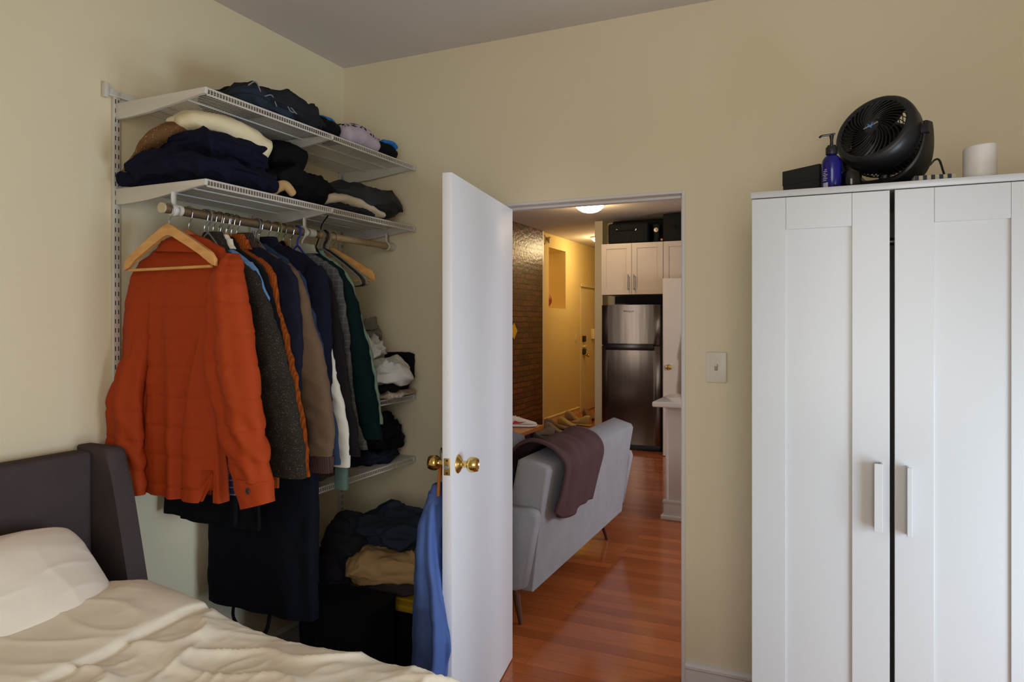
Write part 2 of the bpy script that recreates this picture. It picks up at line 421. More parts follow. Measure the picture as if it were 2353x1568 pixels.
bm = NB(); box(bm, XR(-2.786), XR(-2.68), YR(8.75), YR(12.6), 0, CH, .004); S('wall_partition', bm, M_wall)
bm = NB(); box(bm, XR(-2.68), XR(2.3), YR(9.0), YR(9.1), 0, CH); S('wall_kitchen', bm, M_wall)
bm = NB(); box(bm, 4.4, 4.5, WT, YR(9.1), 0, CH); S('wall_living_east', bm, M_wall)
# baseboards
def baseboard(name, p0, p1, nrm, h=.118, m=None):
    bm = NB(); d = V(p1)-V(p0); L = d.length; u = d.normalized(); n = V(nrm)
    prof = [(0, 0), (.016, 0), (.016, h-.028), (.021, h-.022), (.021, h-.012), (.014, h-.004), (.004, h), (0, h)]
    a = [bm.verts.new(V(p0)+n*x+V((0, 0, z))) for x, z in prof]; b = [bm.verts.new(V(p1)+n*x+V((0, 0, z))) for x, z in prof]
    bridge(bm, a, b); cap(bm, a, True); cap(bm, b)
    return S(name, bm, m or M_trim)
baseboard('baseboard_north', (DX1+.004, 0, 0), (EX-.01, 0, 0), (0, -1, 0))
baseboard('baseboard_west', (0, -4.09, 0), (0, -.02, 0), (1, 0, 0))
baseboard('baseboard_hall', (NX, YR(9.41), 0), (NX, YR(11.05), 0), (1, 0, 0), .11, M_lwall)
# door lining of the doorway
bm = NB()
box(bm, DX0-.001, DX0+.016, -.002, WT+.002, 0, DH, .002); box(bm, DX1-.012, DX1+.002, -.002, WT+.002, 0, DH, .002)
box(bm, DX0+.016, DX1-.012, -.002, WT+.002, DH-.012, DH+.001, .002)
box(bm, DX0+.016, DX0+.03, .045, .085, 0, DH-.012, .002); box(bm, DX1-.024, DX1-.012, .045, .085, 0, DH-.012, .002); box(bm, DX0+.03, DX1-.024, .045, .085, DH-.024, DH-.012, .002)
lining = S('trim_2', bm, M_trim)
M_dark = plain('aged_bronze', (62, 54, 44), .4, .8)
bm = NB(); box(bm, DX1-.0135, DX1-.0118, .012, .04, .985, 1.05, .0006); obj('strike_plate', bm, M_dark, lining)

# ================================================================ LIGHT
def area(name, loc, rot, size, e, col, sy=None):
    L = bpy.data.lights.new(name, 'AREA'); L.energy = e; L.color = col; L.shape = 'RECTANGLE' if sy else 'SQUARE'; L.size = size
    if sy: L.size_y = sy
    o = bpy.data.objects.new(name, L); COL.objects.link(o); o.location = loc; o.rotation_euler = rot
    return o
area('window_daylight', ((WX0+WX1)/2, -4.19, (WZ0+WZ1)/2), (math.radians(90), 0, 0), WX1-WX0-.1, 34, (1.0, .98, .935), WZ1-WZ0-.1)
area('east_window_daylight', (EX+.11, (EY0+EY1)/2, (EZ0+EZ1)/2), (math.radians(90), 0, math.radians(90)), EY1-EY0-.1, 38, (.68, .84, 1.0), EZ1-EZ0-.1)
bm = NB()
for a, b, c, d in ((1.5, 1.56, .72, 2.28), (2.84, 2.90, .72, 2.28), (1.5, 2.9, .72, .78), (1.5, 2.9, 2.22, 2.28), (1.5, 2.9, 1.48, 1.52)): box(bm, 4.355, 4.398, a, b, c, d, .004)
S('window_4', bm, M_trim)
area('living_south_daylight', ((LX0+LX1)/2, -.02, (LZ0+LZ1)/2), (math.radians(90), 0, 0), .55, 24, (1.0, .93, .84), 1.5)
area('living_window_daylight', (4.38, 2.2, 1.5), (math.radians(90), 0, math.radians(90)), 1.3, 75, (.84, .90, 1.0), 1.5)
w = bpy.data.worlds.new('sky'); sc.world = w; w.use_nodes = True
w.node_tree.nodes['Background'].inputs[0].default_value = (.55, .68, .9, 1); w.node_tree.nodes['Background'].inputs[1].default_value = .5
def point(name, loc, e, col, r=.05):
    L = bpy.data.lights.new(name, 'POINT'); L.energy = e; L.color = col; L.shadow_soft_size = r
    o = bpy.data.objects.new(name, L); COL.objects.link(o); o.location = loc
M_glow = emis('lit_opal_glass', (255, 232, 190), 16)
M_brass = newmat('polished_brass', (222, 192, 116), .16, 1)
for i, (p, lab, e) in enumerate(((V((XR(-2.43), YR(7.46), CH)), 'glowing opal dome light on the ceiling in front of the fridge', 12), (V((XR(-3.20), YR(10.40), CH)), 'small lit dome light on the hall ceiling, half hidden by the partition', 17))):
    t = thing('ceiling_light', lab, 'ceiling light', p, 0, None)
    bm = NB(); lathe(bm, [(.165, 0), (.17, -.012), (.16, -.022)], seg=48); obj('base', bm, M_white, t)
    bm = NB(); lathe(bm, [(.001, -.095), (.04, -.093), (.085, -.082), (.125, -.06), (.15, -.035), (.157, -.02), (.15, -.0225)], seg=48, caps=False); obj('shade', bm, M_glow, t)
    point('dome_lamp_bulb', (p.x, p.y, CH-.16), e, (1, .74, .38), .12)

# ================================================================ CAMERA
cd = bpy.data.cameras.new('camera'); cam = bpy.data.objects.new('camera', cd); COL.objects.link(cam)
cam.location = CAM; cam.rotation_euler = (math.radians(90), 0, YAW)
cd.sensor_width = 36; cd.lens = 36*FOC/2353; cd.shift_y = -(784-HOR)/2353; cd.clip_start = .05
sc.camera = cam
sc.view_settings.view_transform = 'Standard'; sc.view_settings.look = 'None'; sc.view_settings.gamma = 1; sc.view_settings.exposure = 0.06
# ================================================================ CLOSET SHELVING on the west wall
M_wire = plain('white_powder_coat', (205, 200, 190), .4, var=.02)
M_slot = plain('slot_shadow_black', (22, 20, 18), .9)
SY = [-1.275, -.64, -.035]
D = .44
def standard(y, z0, z1, lab):
    t = thing('shelf_standard', lab, 'shelf standard', (0.001, y, z0), 0, 'wall standards of the wire shelving')
    bm = NB(); box(bm, 0, .013, -.0125, .0125, 0, z1-z0, .0015); o = obj('rail', bm, M_wire, t)
    bm = NB(); z = .03
    while z < z1-z0-.03:
        for s in (-1, 1): box(bm, .0128, .0134, s*.006-.0016, s*.006+.0016, z, z+.016)
        z += .032
    obj('slots', bm, M_slot, t, smooth=False)
standard(SY[0], .30, 2.325, 'long white slotted wall standard at the near end of the shelving')
standard(SY[1], .30, 2.325, 'white slotted wall standard behind the middle of the hanging clothes')
standard(SY[2], .30, 2.325, 'white slotted wall standard beside the corner of the room')
bm = NB(); box(bm, .001, .010, -1.31, -.01, 2.305, 2.332, .003); box(bm, .010, .018, -1.31, -.01, 2.305, 2.312, .002); box(bm, .002, .022, -1.325, -1.31, 2.295, 2.345, .003)
tag(obj('hang_track', bm, M_wire, None, origin=(0, -.6, 2.31)), 'white horizontal hanging track screwed to the wall above the top shelf', 'rail')
def bracket(y, z, lab, d=D):
    bm = NB()
    o = [(.013, -.056), (.06, -.056), (.18, -.050), (d-.03, -.022), (d, -.020), (d+.004, -.014), (d+.004, 0), (.013, 0)]
    prism(bm, o, .012, XZ(y+.006), .002)
    o = obj('shelf_bracket', bm, M_wire, None, origin=(0.013, y, z), world=False)
    for v in o.data.vertices: v.co.z += z; 
    return tag(o, lab, 'shelf bracket', 'white shelf brackets')
def shelf(y0, y1, z, lab, d=D):
    t = thing('wire_shelf', lab, 'wire shelf', (0, y0, z), 0, 'white ventilated wire shelves')
    L = y1-y0
    bm = NB()
    n = int(L/.0125)
    for i in range(n+1):
        y = L*i/n
        tube(bm, [(.018, y, 0), (d-.002, y, 0), (d, y, -.003), (d, y, -.022)], .00145, 5)
    obj('deck_wires', bm, M_wire, t)
    for x, zz, nm, r in ((.018, -.0035, 'back_rod', .003), (.155, -.0048, 'support_rod', .0032), (.29, -.0048, 'support_rod', .0032), (d, -.0022, 'front_rod', .0034), (d, -.0225, 'front_rod', .0034)):
        bm = NB(); tube(bm, [(x, 0, zz), (x, L, zz)], r, 8); obj(nm, bm, M_wire, t)
    return t
for z, a, b in ((2.283, 'top', 'top'), (1.985, 'second', 'second')):
    shelf(-1.27, -.645, z, f'near half of the {a} white wire shelf')
    shelf(-.635, -.012, z, f'far half of the {a} white wire shelf, ending at the corner wall')
    bracket(SY[0], z, f'white tapered bracket at the near end of the {a} shelf')
    bracket(SY[1], z, f'white tapered bracket under the middle of the {a} shelf')
    bracket(SY[2]+.012, z, f'white tapered bracket at the corner end of the {a} shelf')
shelf(-.635, -.012, 1.165, 'white wire shelf at waist height under the pile of white tops')
bracket(SY[2]+.012, 1.165, 'white bracket under the shelf with the pile of white tops')
shelf(-.78, -.012, .862, 'low white wire shelf carrying dark jeans in the corner')
bracket(SY[2]+.012, .862, 'white bracket under the low shelf with the dark jeans')
# closet rods
RX, RZ = .305, 1.892
M_rodm = newmat('antique_bronze_rod', (150, 128, 102), .38, .75)
M_rodw = wood('bare_wood_dowel', (158, 132, 96), (176, 150, 112), (40, 3, 40), .5)
t = thing('closet_rod', 'bronze metal closet rod carrying the clothes', 'closet rod', (RX, -1.33, RZ))
bm = NB(); cyl(bm, (0, 0, 0), (0, .76, 0), .016, seg=24); obj('rod', bm, M_rodm, t)
bm = NB(); cyl(bm, (0, -.004, 0), (0, .004, 0), .0172, seg=24); obj('end_cap', bm, plain('cap_cream', (190, 176, 140), .5), t)
bm = NB(); cyl(bm, (0, .03, 0), (0, .072, 0), .0185, seg=24); obj('collar', bm, M_wire, t)
bm = NB(); cyl(bm, (0, .70, 0), (0, .735, 0), .0185, seg=24); obj('collar', bm, M_wire, t)
t = thing('closet_rod', 'pale wooden closet rod running into the corner wall', 'closet rod', (RX, -.57, RZ))
bm = NB(); cyl(bm, (0, 0, 0), (0, .545, 0), .0155, seg=24); obj('rod', bm, M_rodw, t)
bm = NB(); cyl(bm, (0, .525, 0), (0, .565, 0), .0185, seg=24); obj('end_cup', bm, M_wire, t)
for y, lab in ((-1.285, 'white hook strap holding up the near end of the closet rod'), (-.65, 'white hook strap holding the closet rod at its middle'), (-.06, 'white hook strap holding the wooden rod near the corner')):
    bm = NB()
    pr = smoothpath([(0, 0, .062), (0, 0, .03), (.004, 0, .0195), (.0195, 0, 0), (.012, 0, -.016), (0, 0, -.0195), (-.012, 0, -.015)], 5)
    for a, b in zip(pr, pr[1:]):
        pass
    lo = [bm.verts.new(p+V((0, -.010, 0))) for p in pr]; hi = [bm.verts.new(p+V((0, .010, 0))) for p in pr]
    for i in range(len(pr)-1): bm.faces.new((lo[i], lo[i+1], hi[i+1], hi[i]))
    o = obj('rod_hook', bm, M_wire, None, origin=None); o.location = (RX, y, RZ)
    s = o.modifiers.new('thick', 'SOLIDIFY'); s.thickness = .0035; s.offset = 0
    tag(o, lab, 'hook', 'white rod hooks')

# ================================================================ HANGERS
M_hw = wood('natural_wood_hanger', (206, 148, 84), (226, 172, 104), (8, 30, 30), .42)
M_hw2 = wood('amber_wood_hanger', (176, 104, 44), (196, 122, 58), (8, 30, 30), .42)
M_chrome = newmat('chrome_wire', (160, 160, 158), .25, 1)
def hookpath(h=-.07, r=.0195):
    pts = [(0, 0, h), (0, 0, h+.012), (.004, 0, -.034), (.014, 0, -.022)]
    for k in range(0, 11):
        a = math.radians(-28+21*k); pts.append((r*math.cos(a), 0, r*math.sin(a)))
    return smoothpath(pts, 3)
def rodY(px): return atX(px, 500, RX).y
HC = [0]
SH = {}
def wood_hanger(px, lab, mat=None, bar=True, ry=0, y=None, sh=None):
    Y = rodY(px) if y is None else y
    t = thing('wooden_hanger', lab, 'hanger', (RX, Y, RZ), ry, 'wooden coat hangers on the rod')
    N = 26; top = []; bot = []
    hwid = .222
    if sh: hwid = min(.215, sh[-1][0]-.012)
    for i in range(N+1):
        x = -hwid+2*hwid*i/N; u = abs(x)/hwid
        zt = -.052-.125*(u**1.25)*(1-.12*u) - (.012 if u > .93 else 0) + .004*math.exp(-(u/.15)**2)
        th = .036-.004*u + (.006 if u > .8 else 0)
        if u > .93: th = .022
        if sh:
            for (xa, za), (xb, zb) in zip(sh, sh[1:]):
                if xa <= abs(x)+.004 <= xb: zt = min(zt, za+(zb-za)*(abs(x)+.004-xa)/(xb-xa)-.010)
        top.append((x, zt)); bot.append((x, zt-th+(.0 if u > .1 else .0)))
    if True:
        bm = NB(); prism(bm, top+bot[::-1], .013, XZ(.0065), .0022); obj('body', bm, mat or M_hw2, t, angle=50)
    if bar:
        bm = NB(); cyl(bm, (-.2, 0, -.196), (.2, 0, -.196), .0052, seg=10); obj('trouser_bar', bm, mat or M_hw2, t)
    bm = NB(); tube(bm, hookpath(-.06), .0015, 7); obj('hook', bm, M_chrome, t)
    return t
def wire_hanger(px, lab, col, r=.004, z=-.06, y=None, wf=1.0, grp='plastic coat hangers on the rod'):
    Y = rodY(px) if y is None else y
    m = plain('hanger_plastic_'+'_'.join(str(c) for c in col), col, .35)
    t = thing('plastic_hanger', lab, 'hanger', (RX, Y, RZ), 0, grp)
    pts = [(0, 0, z), (.03, 0, z-.012), (.12, 0, z-.07), (.19, 0, z-.122), (.205, 0, z-.145), (.19, 0, z-.158), (0, 0, z-.160), (-.19, 0, z-.158), (-.205, 0, z-.145), (-.19, 0, z-.122), (-.12, 0, z-.07), (-.03, 0, z-.012)]
    pts = [(a*wf, b, c-(1-wf)*.10*min(1, abs(a)*8)) for a, b, c in pts]
    bm = NB(); tube(bm, smoothpath(pts, 4)[:-1], r, 8, closed=False); tube(bm, [pts[-1], pts[0]], r, 8); obj('frame', bm, m, t)
    bm = NB(); tube(bm, hookpath(z), r*.95, 8); obj('hook', bm, m, t)
    return t
# ================================================================ GARMENTS on the rod
def loftH(bm, keys, disp=None, step=.012, seg=64, e=2.4, hem=True, tilt=0.0):
    """keys: (z, xc, yc, rx, ry) from top to bottom, horizontal oval sections; disp(p, ang, t) -> (dx,dy)"""
    keys = sorted(keys, key=lambda k: -k[0]); zt, zb = keys[0][0], keys[-1][0]
    n = max(4, int((zt-zb)/step)); rings = []
    asc = sorted(keys, key=lambda k: k[0])
    tabs = [[(k[0], k[i]) for k in asc] for i in (1, 2, 3, 4)]
    for j in range(n+1):
        z = zt+(zb-zt)*j/n; xc, yc, rx, ry = (interp(tb, z) for tb in tabs); rg = []
        for q in range(seg):
            a = 2*PI*q/seg; ca, sa = math.cos(a), math.sin(a)
            x = math.copysign(abs(ca)**(2/e), ca)*rx; y = math.copysign(abs(sa)**(2/e), sa)*ry
            p = V((xc+x, yc+y, z + tilt*x*(j/n)))
            if disp:
                d = disp(p, a, j/n); p = p+V((d[0], d[1], 0))
            rg.append(bm.verts.new(p))
        rings.append(rg)
    for a, b in zip(rings, rings[1:]): bridge(bm, a, b)
    cap(bm, rings[0], True)
    if hem:
        prev = rings[-1]; c = sum((v.co for v in prev), V())/seg
        for s, dz in ((.90, .001), (.86, .035)):
            nr = [bm.verts.new(V((c.x+(v.co.x-c.x)*s, c.y+(v.co.y-c.y)*s, v.co.z+dz))) for v in prev]; bridge(bm, prev, nr); prev = nr
        cap(bm, prev)
    else: cap(bm, rings[-1])
    return bm
def drape(seed, fold=.006, wr=.004, k=38):
    def f(p, a, t):
        s = math.sin(k*p.x+seed*1.7+2.2*nz((p.x, 0, p.z*.35), 5, seed))
        dy = fold*t*s + wr*nz((p.x, p.y, p.z*.6), 16, seed+1) + wr*.9*(max(0, ridge((p.x, p.y*.5, p.z), 11, seed+4))**3-.4)
        dx = wr*.8*nz((p.x, p.y, p.z), 14, seed+8)
        return dx, dy
    return f
def sleevew(seed, wr=.005):
    def f(p, a, t):
        r = wr*(max(0, ridge((p.x*.6, p.y*.6, p.z*1.2+.35*p.x), 15, seed))**3-.35) + wr*.8*nz((p.x, p.y, p.z), 22, seed+2)
        return r*math.cos(a), r*math.sin(a)
    return f
def garment(name, label, cat, px, edge, m, hem, k=4, th=.022, sw=.055, se=.042, collar=None, cuff=None, cuffm=None, seed=1, halfw=.20, fold=.005, hx=None, sth=None, group=None, collh=.045, y=None, edge_plane=None, wr=.004):
    """edge: outline of the near sleeve from collar to cuff as seen, laid out on the plane of its hanger; k = index of the shoulder point"""
    Y = rodY(px) if y is None else y
    t = thing(name, label, cat, (RX, Y, RZ), 0, group)
    ep = edge_plane if edge_plane is not None else Y
    E = [atY(a, b, ep) for a, b in edge]; E = [(p.x-RX, p.z-RZ) for p in E]
    E = sorted(E, key=lambda q: -q[1])
    zS = E[k][1]; xS = E[k][0]; ztop = E[0][1]; SH[px] = E[:k+1]
    L = RX-.03
    keys = []
    for x, z in E[:k+1]:
        xr = max(x-.012, .03); xl = -min(xr, L)
        keys.append((z, (xr+xl)/2, 0, (xr-xl)/2, .008+th*.8*min(1, (ztop-z)/.06+.2)))
    hw = hx if hx is not None else halfw
    zz = hem-RZ
    for f_, wx in ((.12, .0), (.45, .5), (1.0, 1.0)):
        z = zS+(zz-zS)*f_; xr = (xS-.03)*(1-wx)+hw*wx; xl = -min(L, .21)*(1-wx)-min(hw, L)*wx
        keys.append((z, (xr+xl)/2, 0, (xr-xl)/2, th))
    bm = NB(); loftH(bm, keys, drape(seed, fold, wr)); obj('body', bm, m, t, angle=60)
    # near sleeve
    zc = E[-1][1]; ks = []
    st = sth or th*1.05
    for x, z in E[max(k-1, 0):]:
        f_ = (E[max(k-1, 0)][1]-z)/max(.001, E[max(k-1, 0)][1]-zc)
        r = sw*(1-f_)+se*f_+.012*math.sin(PI*f_)
        r *= min(1, .45+f_*7)
        ks.append((z, x-r, -.002, r, st*(.75+.4*math.sin(PI*min(1, f_*1.05)))))
    bm = NB(); loftH(bm, ks, sleevew(seed+3), seg=44, step=.009); obj('sleeve', bm, m, t, angle=60)
    # far sleeve, hanging close to the wall
    zl = zc+.02
    ks = [(zS+.03, -L+.075, 0, .03, st*.7), (zS-.03, -L+.062, 0, .05, st), ((zS+zl)/2, -L+.055, .0, .052, st), (zl, -L+.052, 0, .042, st*.9)]
    bm = NB(); loftH(bm, ks, sleevew(seed+6), seg=32, step=.015); obj('sleeve', bm, m, t, angle=60)
    if collar:
        cx = 0.0; w0 = max(.06, min(.1, E[min(1, len(E)-1)][0]))
        bm = NB(); z0 = ztop+.004
        loftH(bm, [(z0+.012, cx, 0, w0*.62, th*.8), (z0, cx, 0, w0*.72, th*.95), (z0-collh*.5, cx, 0, w0*.95, th*1.1), (z0-collh, cx, 0, w0*1.22, th*1.22)], sleevew(seed+9, .002), seg=48, step=.006)
        o = obj('collar', bm, collar, t, angle=60)
    if cuff:
        x, z = E[-1]; bm = NB()
        loftH(bm, [(z+.004, x-se, 0, se*1.04, st*.9), (z-cuff, x-se, 0, se*.98, st*.86)], sleevew(seed+12, .0015), seg=44, step=.006)
        obj('cuff', bm, cuffm or m, t, angle=60)
    return t

F_orange = fabric('burnt_orange_nylon', (162, 60, 22), scale=.8, bump=.12, var=.05, rough=.7)
F_tweed = fabric('brown_black_tweed', (44, 38, 32), 'speck', (130, 120, 102), var=.2)
F_denimL = fabric('light_blue_denim', (104, 142, 186), var=.15)
F_sherpa = fabric('cream_sherpa', (222, 210, 184), var=.1, scale=.6, bump=.6)
F_black = fabric('black_cotton', (17, 17, 20), var=.2)
F_blacknavy = fabric('blue_black_wool', (15, 17, 26), var=.2)
F_rust = fabric('rust_corduroy', (160, 76, 24), 'cord')
F_navy = fabric('navy_wool', (26, 27, 42), var=.15)
F_navyb = fabric('dark_navy_wool', (19, 20, 34), var=.15)
F_brown = fabric('taupe_brown_wool', (104, 82, 64), var=.15)
F_rib = fabric('dark_brown_rib', (78, 56, 52), 'cord', var=.1)
F_slate = fabric('slate_blue_cotton', (42, 54, 76), var=.12)
F_white = fabric('off_white_cotton', (214, 206, 190), var=.05)
F_maroon = fabric('black_maroon_knit', (32, 25, 27), var=.2)
F_gplaid = fabric('grey_plaid_flannel', (88, 88, 88), 'plaid', (112, 112, 110))
F_bplaid = fabric('navy_plaid_flannel', (38, 42, 70), 'plaid', (140, 96, 110))
F_green = fabric('dark_teal_cotton', (13, 36, 40), var=.15)
F_mint = fabric('sage_green_cotton', (128, 152, 132), var=.1)
F_sage = fabric('dusty_green_cotton', (104, 128, 118), var=.1)
F_darkbrowncollar = fabric('dark_brown_corduroy', (70, 54, 46), 'cord')

# --- the burnt orange quilted shirt jacket in front, seen from its back
JY = rodY(439)
J = thing('quilted_jacket', 'burnt orange quilted shirt jacket hanging at the near end of the rod, back facing out', 'jacket', (RX, JY, RZ), 0)
jp = YR(1.69); JO = JY-jp
def JL(px, py, Y=jp):
    p = atY(px, py, Y); return V((p.x-RX, p.y-JY, p.z-RZ))
rows = []
jo = [(543, 405, 452), (560, 378, 484), (582, 350, 515), (605, 324, 520), (640, 306, 524), (700, 294, 520), (760, 288, 512), (820, 284, 506), (900, 274, 505), (990, 262, 510), (1060, 258, 518), (1116, 262, 522)]
for py, xl, xr in jo:
    a, b = JL(xl, py), JL(xr, py); xl_ = max(a.x, -RX+.012)
    tt = (py-543)/600
    rows.append((a.z, (xl_+b.x)/2, -JO, (b.x-xl_)/2, .014+.034*min(1, tt*4)))
pl0, pl1 = JL(358, 640), JL(328, 1140)         # pleat line on the back
sd0, sd1 = JL(492, 700), JL(446, 1000)         # where the side panel begins to lap forward
def jdisp(p, a, t):
    front = p.y < -JO
    dx, dy = 0, 0
    if front:
        u = (p.z-pl0.z)/(pl1.z-pl0.z); xp = pl0.x+(pl1.x-pl0.x)*u
        w = p.x-xp
        if u > -.05: dy += (.017*math.exp(-((w-.016)/.014)**2) - .014*math.exp(-((w+.028)/.028)**2))*min(1, max(0, u*2.5))
        u2 = (sd0.z-p.z)/(sd0.z-sd1.z); xs = sd0.x+(sd1.x-sd0.x)*min(1, max(0, u2))**.8 + max(0, u2-1)*.01
        if u2 > 0: dy += .022*min(1, u2*2)*(math.exp(-((p.x-xs+.022)/.024)**2)) - .020*min(1, u2*2)*(1/(1+math.exp(-(p.x-xs)/.004)))
        dy -= .013*t*math.sin(26*p.x+1.1)+.008*t*math.sin(61*p.x+3+p.z*2)
        # second soft fold near the far edge
        dy -= .012*t*math.exp(-((p.x+.20)/.03)**2)
    q = 1
    zz = p.z+.235+.01*nz((p.x, 0, 0), 4, 3)
    if p.z < -.235:                                       # quilting below the yoke
        zq = (zz % -.098)
        dq = min(abs(zq), abs(zq+.098))
        xq = (p.x+.035*(p.z+.3)) % .125; dxq = min(xq, .125-xq)
        puff = -.0030*math.exp(-(dq/.007)**2) - .0018*math.exp(-(dxq/.006)**2)
    else: puff = -.0022*math.exp(-((p.z+.235)/.004)**2)
    w = .0030*nz((p.x, p.y, p.z*1.3), 12, 5)+.0022*(max(0, ridge((p.x, p.y, p.z*1.6), 10, 9))**4-.2)
    n = (math.cos(a)*.3, math.sin(a))
    return dx+n[0]*(puff+w), dy+n[1]*(puff+w)
bm = NB(); loftH(bm, rows, jdisp, step=.004, seg=240, e=2.6)
# side vent in the hem
for v in bm.verts:
    x = v.co.x-JL(497, 1115).x; z = v.co.z-JL(497, 1116).z
    if v.co.y < 0 and abs(x) < .02 and z < .055: v.co.z += .05*(1-abs(x)/.02)*(1-z/.055); v.co.y += .02*(1-abs(x)/.02)
    v.co.z += .018*max(0, (-v.co.x-.12)/.15)*min(1, max(0, (-v.co.z-.7)/.25))
obj('body', bm, F_orange, J, angle=75)
# near sleeve
so = [(582, 505, 528), (601, 497, 540), (628, 490, 552), (664, 486, 560), (736, 484, 572), (790, 476, 580), (847, 476, 588), (900, 490, 594), (958, 503, 602), (1023, 520, 612), (1066, 531, 617), (1100, 541, 621)]
ks = []
for i, (py, xl, xr) in enumerate(so):
    a, b = JL(xl, py, YR(1.645)), JL(xr, py, YR(1.645)); f_ = i/(len(so)-1)
    ks.append((a.z, (a.x+b.x)/2, YR(1.645)-JY+.035*(1-min(1, f_*5)), (b.x-a.x)/2, [.018, .030, .038, .042, .046, .046, .046, .045, .043, .040, .037, .036][i]))
def sdisp(p, a, t):
    dz = (p.z+.05*p.x) % .098; dq = min(dz, .098-dz)
    puff = -.0028*math.exp(-(dq/.006)**2)
    s = p.z+.9*p.x
    w = .0045*(max(0, ridge((p.x*1.2, p.y, p.z*.8), 9, 31))**3-.3)+.003*nz((p.x, p.y, p.z), 15, 8)
    # long crease from the armpit down the inside of the sleeve
    cr = -.020*math.exp(-((a-(PI*1.30+.35*t))/.30)**2)*math.sin(PI*min(1, t*1.2)) + .010*math.exp(-((a-(PI*1.50+.3*t))/.26)**2)
    el = .006*math.sin(s*70+3*nz(p, 6, 2))*math.exp(-((t-.83)/.12)**2)
    r = puff+w+cr+el
    return math.cos(a)*r, math.sin(a)*r
bm = NB(); loftH(bm, ks, sdisp, step=.0042, seg=120, e=2.3); obj('sleeve', bm, F_orange, J, angle=180)
# cuff with its button
a, b = JL(544, 1098, YR(1.645)), JL(621, 1098, YR(1.645)); c, d_ = JL(561, 1157, YR(1.645)), JL(623, 1157, YR(1.645))
bm = NB(); cy = YR(1.645)-JY
loftH(bm, [(a.z+.004, (a.x+b.x)/2, cy, (b.x-a.x)/2+.001, .038), (a.z-.01, (a.x+b.x)/2+.001, cy, (b.x-a.x)/2+.003, .039), (c.z, (c.x+d_.x)/2, cy, (d_.x-c.x)/2+.004, .035)], sleevew(41, .0018), seg=96, step=.005, tilt=.28)
obj('cuff', bm, F_orange, J, angle=75)
bp = JL(570, 1129, YR(1.607))
bm = NB(); lathe(bm, [(.0085, 0), (.0098, .001), (.0098, .003), (.008, .0042), (.006, .0032), (.0001, .0032)], Matrix.Translation(V((bp.x, cy-.0385, bp.z))) @ Matrix.Rotation(math.radians(90), 4, 'X') @ Matrix.Rotation(math.radians(-12), 4, 'Y'), 24)
obj('button', bm, plain('dark_horn_button', (56, 46, 38), .4), J)
# far sleeve, pressed against the wall and swinging a little forward
fl = [(730, 296, 330), (800, 280, 330), (850, 262, 325), (920, 248, 322), (1010, 238, 325), (1080, 240, 330), (1126, 248, 330)]
ks = [(JL(300, 690).z, -.205, -.01, .02, .02)]
for i, (py, xl, xr) in enumerate(fl):
    a, b = JL(xl, py, YR(1.635)), JL(xr, py, YR(1.635)); ax = max(a.x, -RX+.006)
    ks.append((a.z, (ax+b.x)/2, -.03-(JY-YR(1.635)-.03)*min(1, i/3), (b.x-ax)/2, .034))
bm = NB(); loftH(bm, ks, sdisp, step=.0048, seg=90, e=2.3); obj('sleeve', bm, F_orange, J, angle=75)
# turned-down collar
bm = NB()
loftH(bm, [(-.084, .0, -.02, .062, .030), (-.091, .002, -.022, .084, .038), (-.116, .004, -.028, .112, .046), (-.140, .006, -.030, .130, .053)], sleevew(51, .002), seg=90, step=.004, e=2.2, tilt=-.06)
obj('collar', bm, F_orange, J, angle=75)
lp = JL(408, 677)
bm = NB(); tube(bm, smoothpath([(lp.x-.024, -.058, lp.z+.006), (lp.x-.020, -.064, lp.z-.001), (lp.x, -.066, lp.z-.005), (lp.x+.020, -.063, lp.z-.003), (lp.x+.028, -.056, lp.z+.006)], 4), .0035, 8, sq=.6)
obj('locker_loop', bm, F_orange, J)

HY0 = JY-.075
wood_hanger(418, 'pale wooden hanger with trouser bar in front of the orange jacket', M_hw, ry=-.04, y=JY-.088)
wood_hanger(439, 'amber wooden hanger inside the burnt orange jacket', y=JY-.01, sh=[(0, -.045), (.05, -.075), (.10, -.118), (.15, -.165), (.185, -.21)])

G = garment
# plaid shirt peeping out below the orange jacket
G('flannel_shirt', 'navy plaid flannel shirt showing only below the hem of the orange jacket', 'shirt', 462, [(440, 560), (470, 575), (495, 595), (512, 625), (520, 700), (535, 900), (560, 1060)], F_bplaid, .935, 3, .016, seed=11, halfw=.17, fold=.008, y=JY+.055)
bag = None
G('tweed_jacket', 'dark brown flecked tweed jacket right behind the orange jacket', 'jacket', 489,
  [(468, 546), (500, 556), (518, 568), (552, 591), (585, 622), (601, 655), (626, 724), (649, 801), (672, 893), (687, 969), (700, 1040), (703, 1100)], F_tweed, .97, 5, .024, .075, .07, collar=F_tweed, seed=12, sth=.034, collh=.05)
G('denim_jacket', 'light blue denim jacket with a cream fleece collar beside the tweed jacket', 'jacket', 506,
  [(506, 551), (525, 560), (540, 572), (560, 586), (580, 602), (595, 622), (606, 652), (617, 680), (634, 755), (646, 800), (660, 900), (668, 1000), (676, 1080)], F_denimL, .99, 5, .018, .05, .045, collar=F_sherpa, seed=13, collh=.04)
G('dark_shirt', 'black shirt squeezed between the light denim and the rust corduroy', 'shirt', 519,
  [(522, 556), (545, 568), (575, 588), (600, 610), (618, 640), (630, 690), (648, 765), (664, 850), (680, 950), (692, 1050)], F_black, .95, 4, .016, .05, .045, collar=F_black, seed=14)
G('corduroy_jacket', 'rust brown corduroy jacket in the middle of the row', 'jacket', 543,
  [(531, 550), (550, 558), (575, 575), (601, 592), (625, 614), (636, 640), (645, 716), (666, 793), (685, 877), (698, 961), (709, 1030), (712, 1096)], F_rust, .93, 4, .020, .055, .04, collar=F_rust, seed=15)
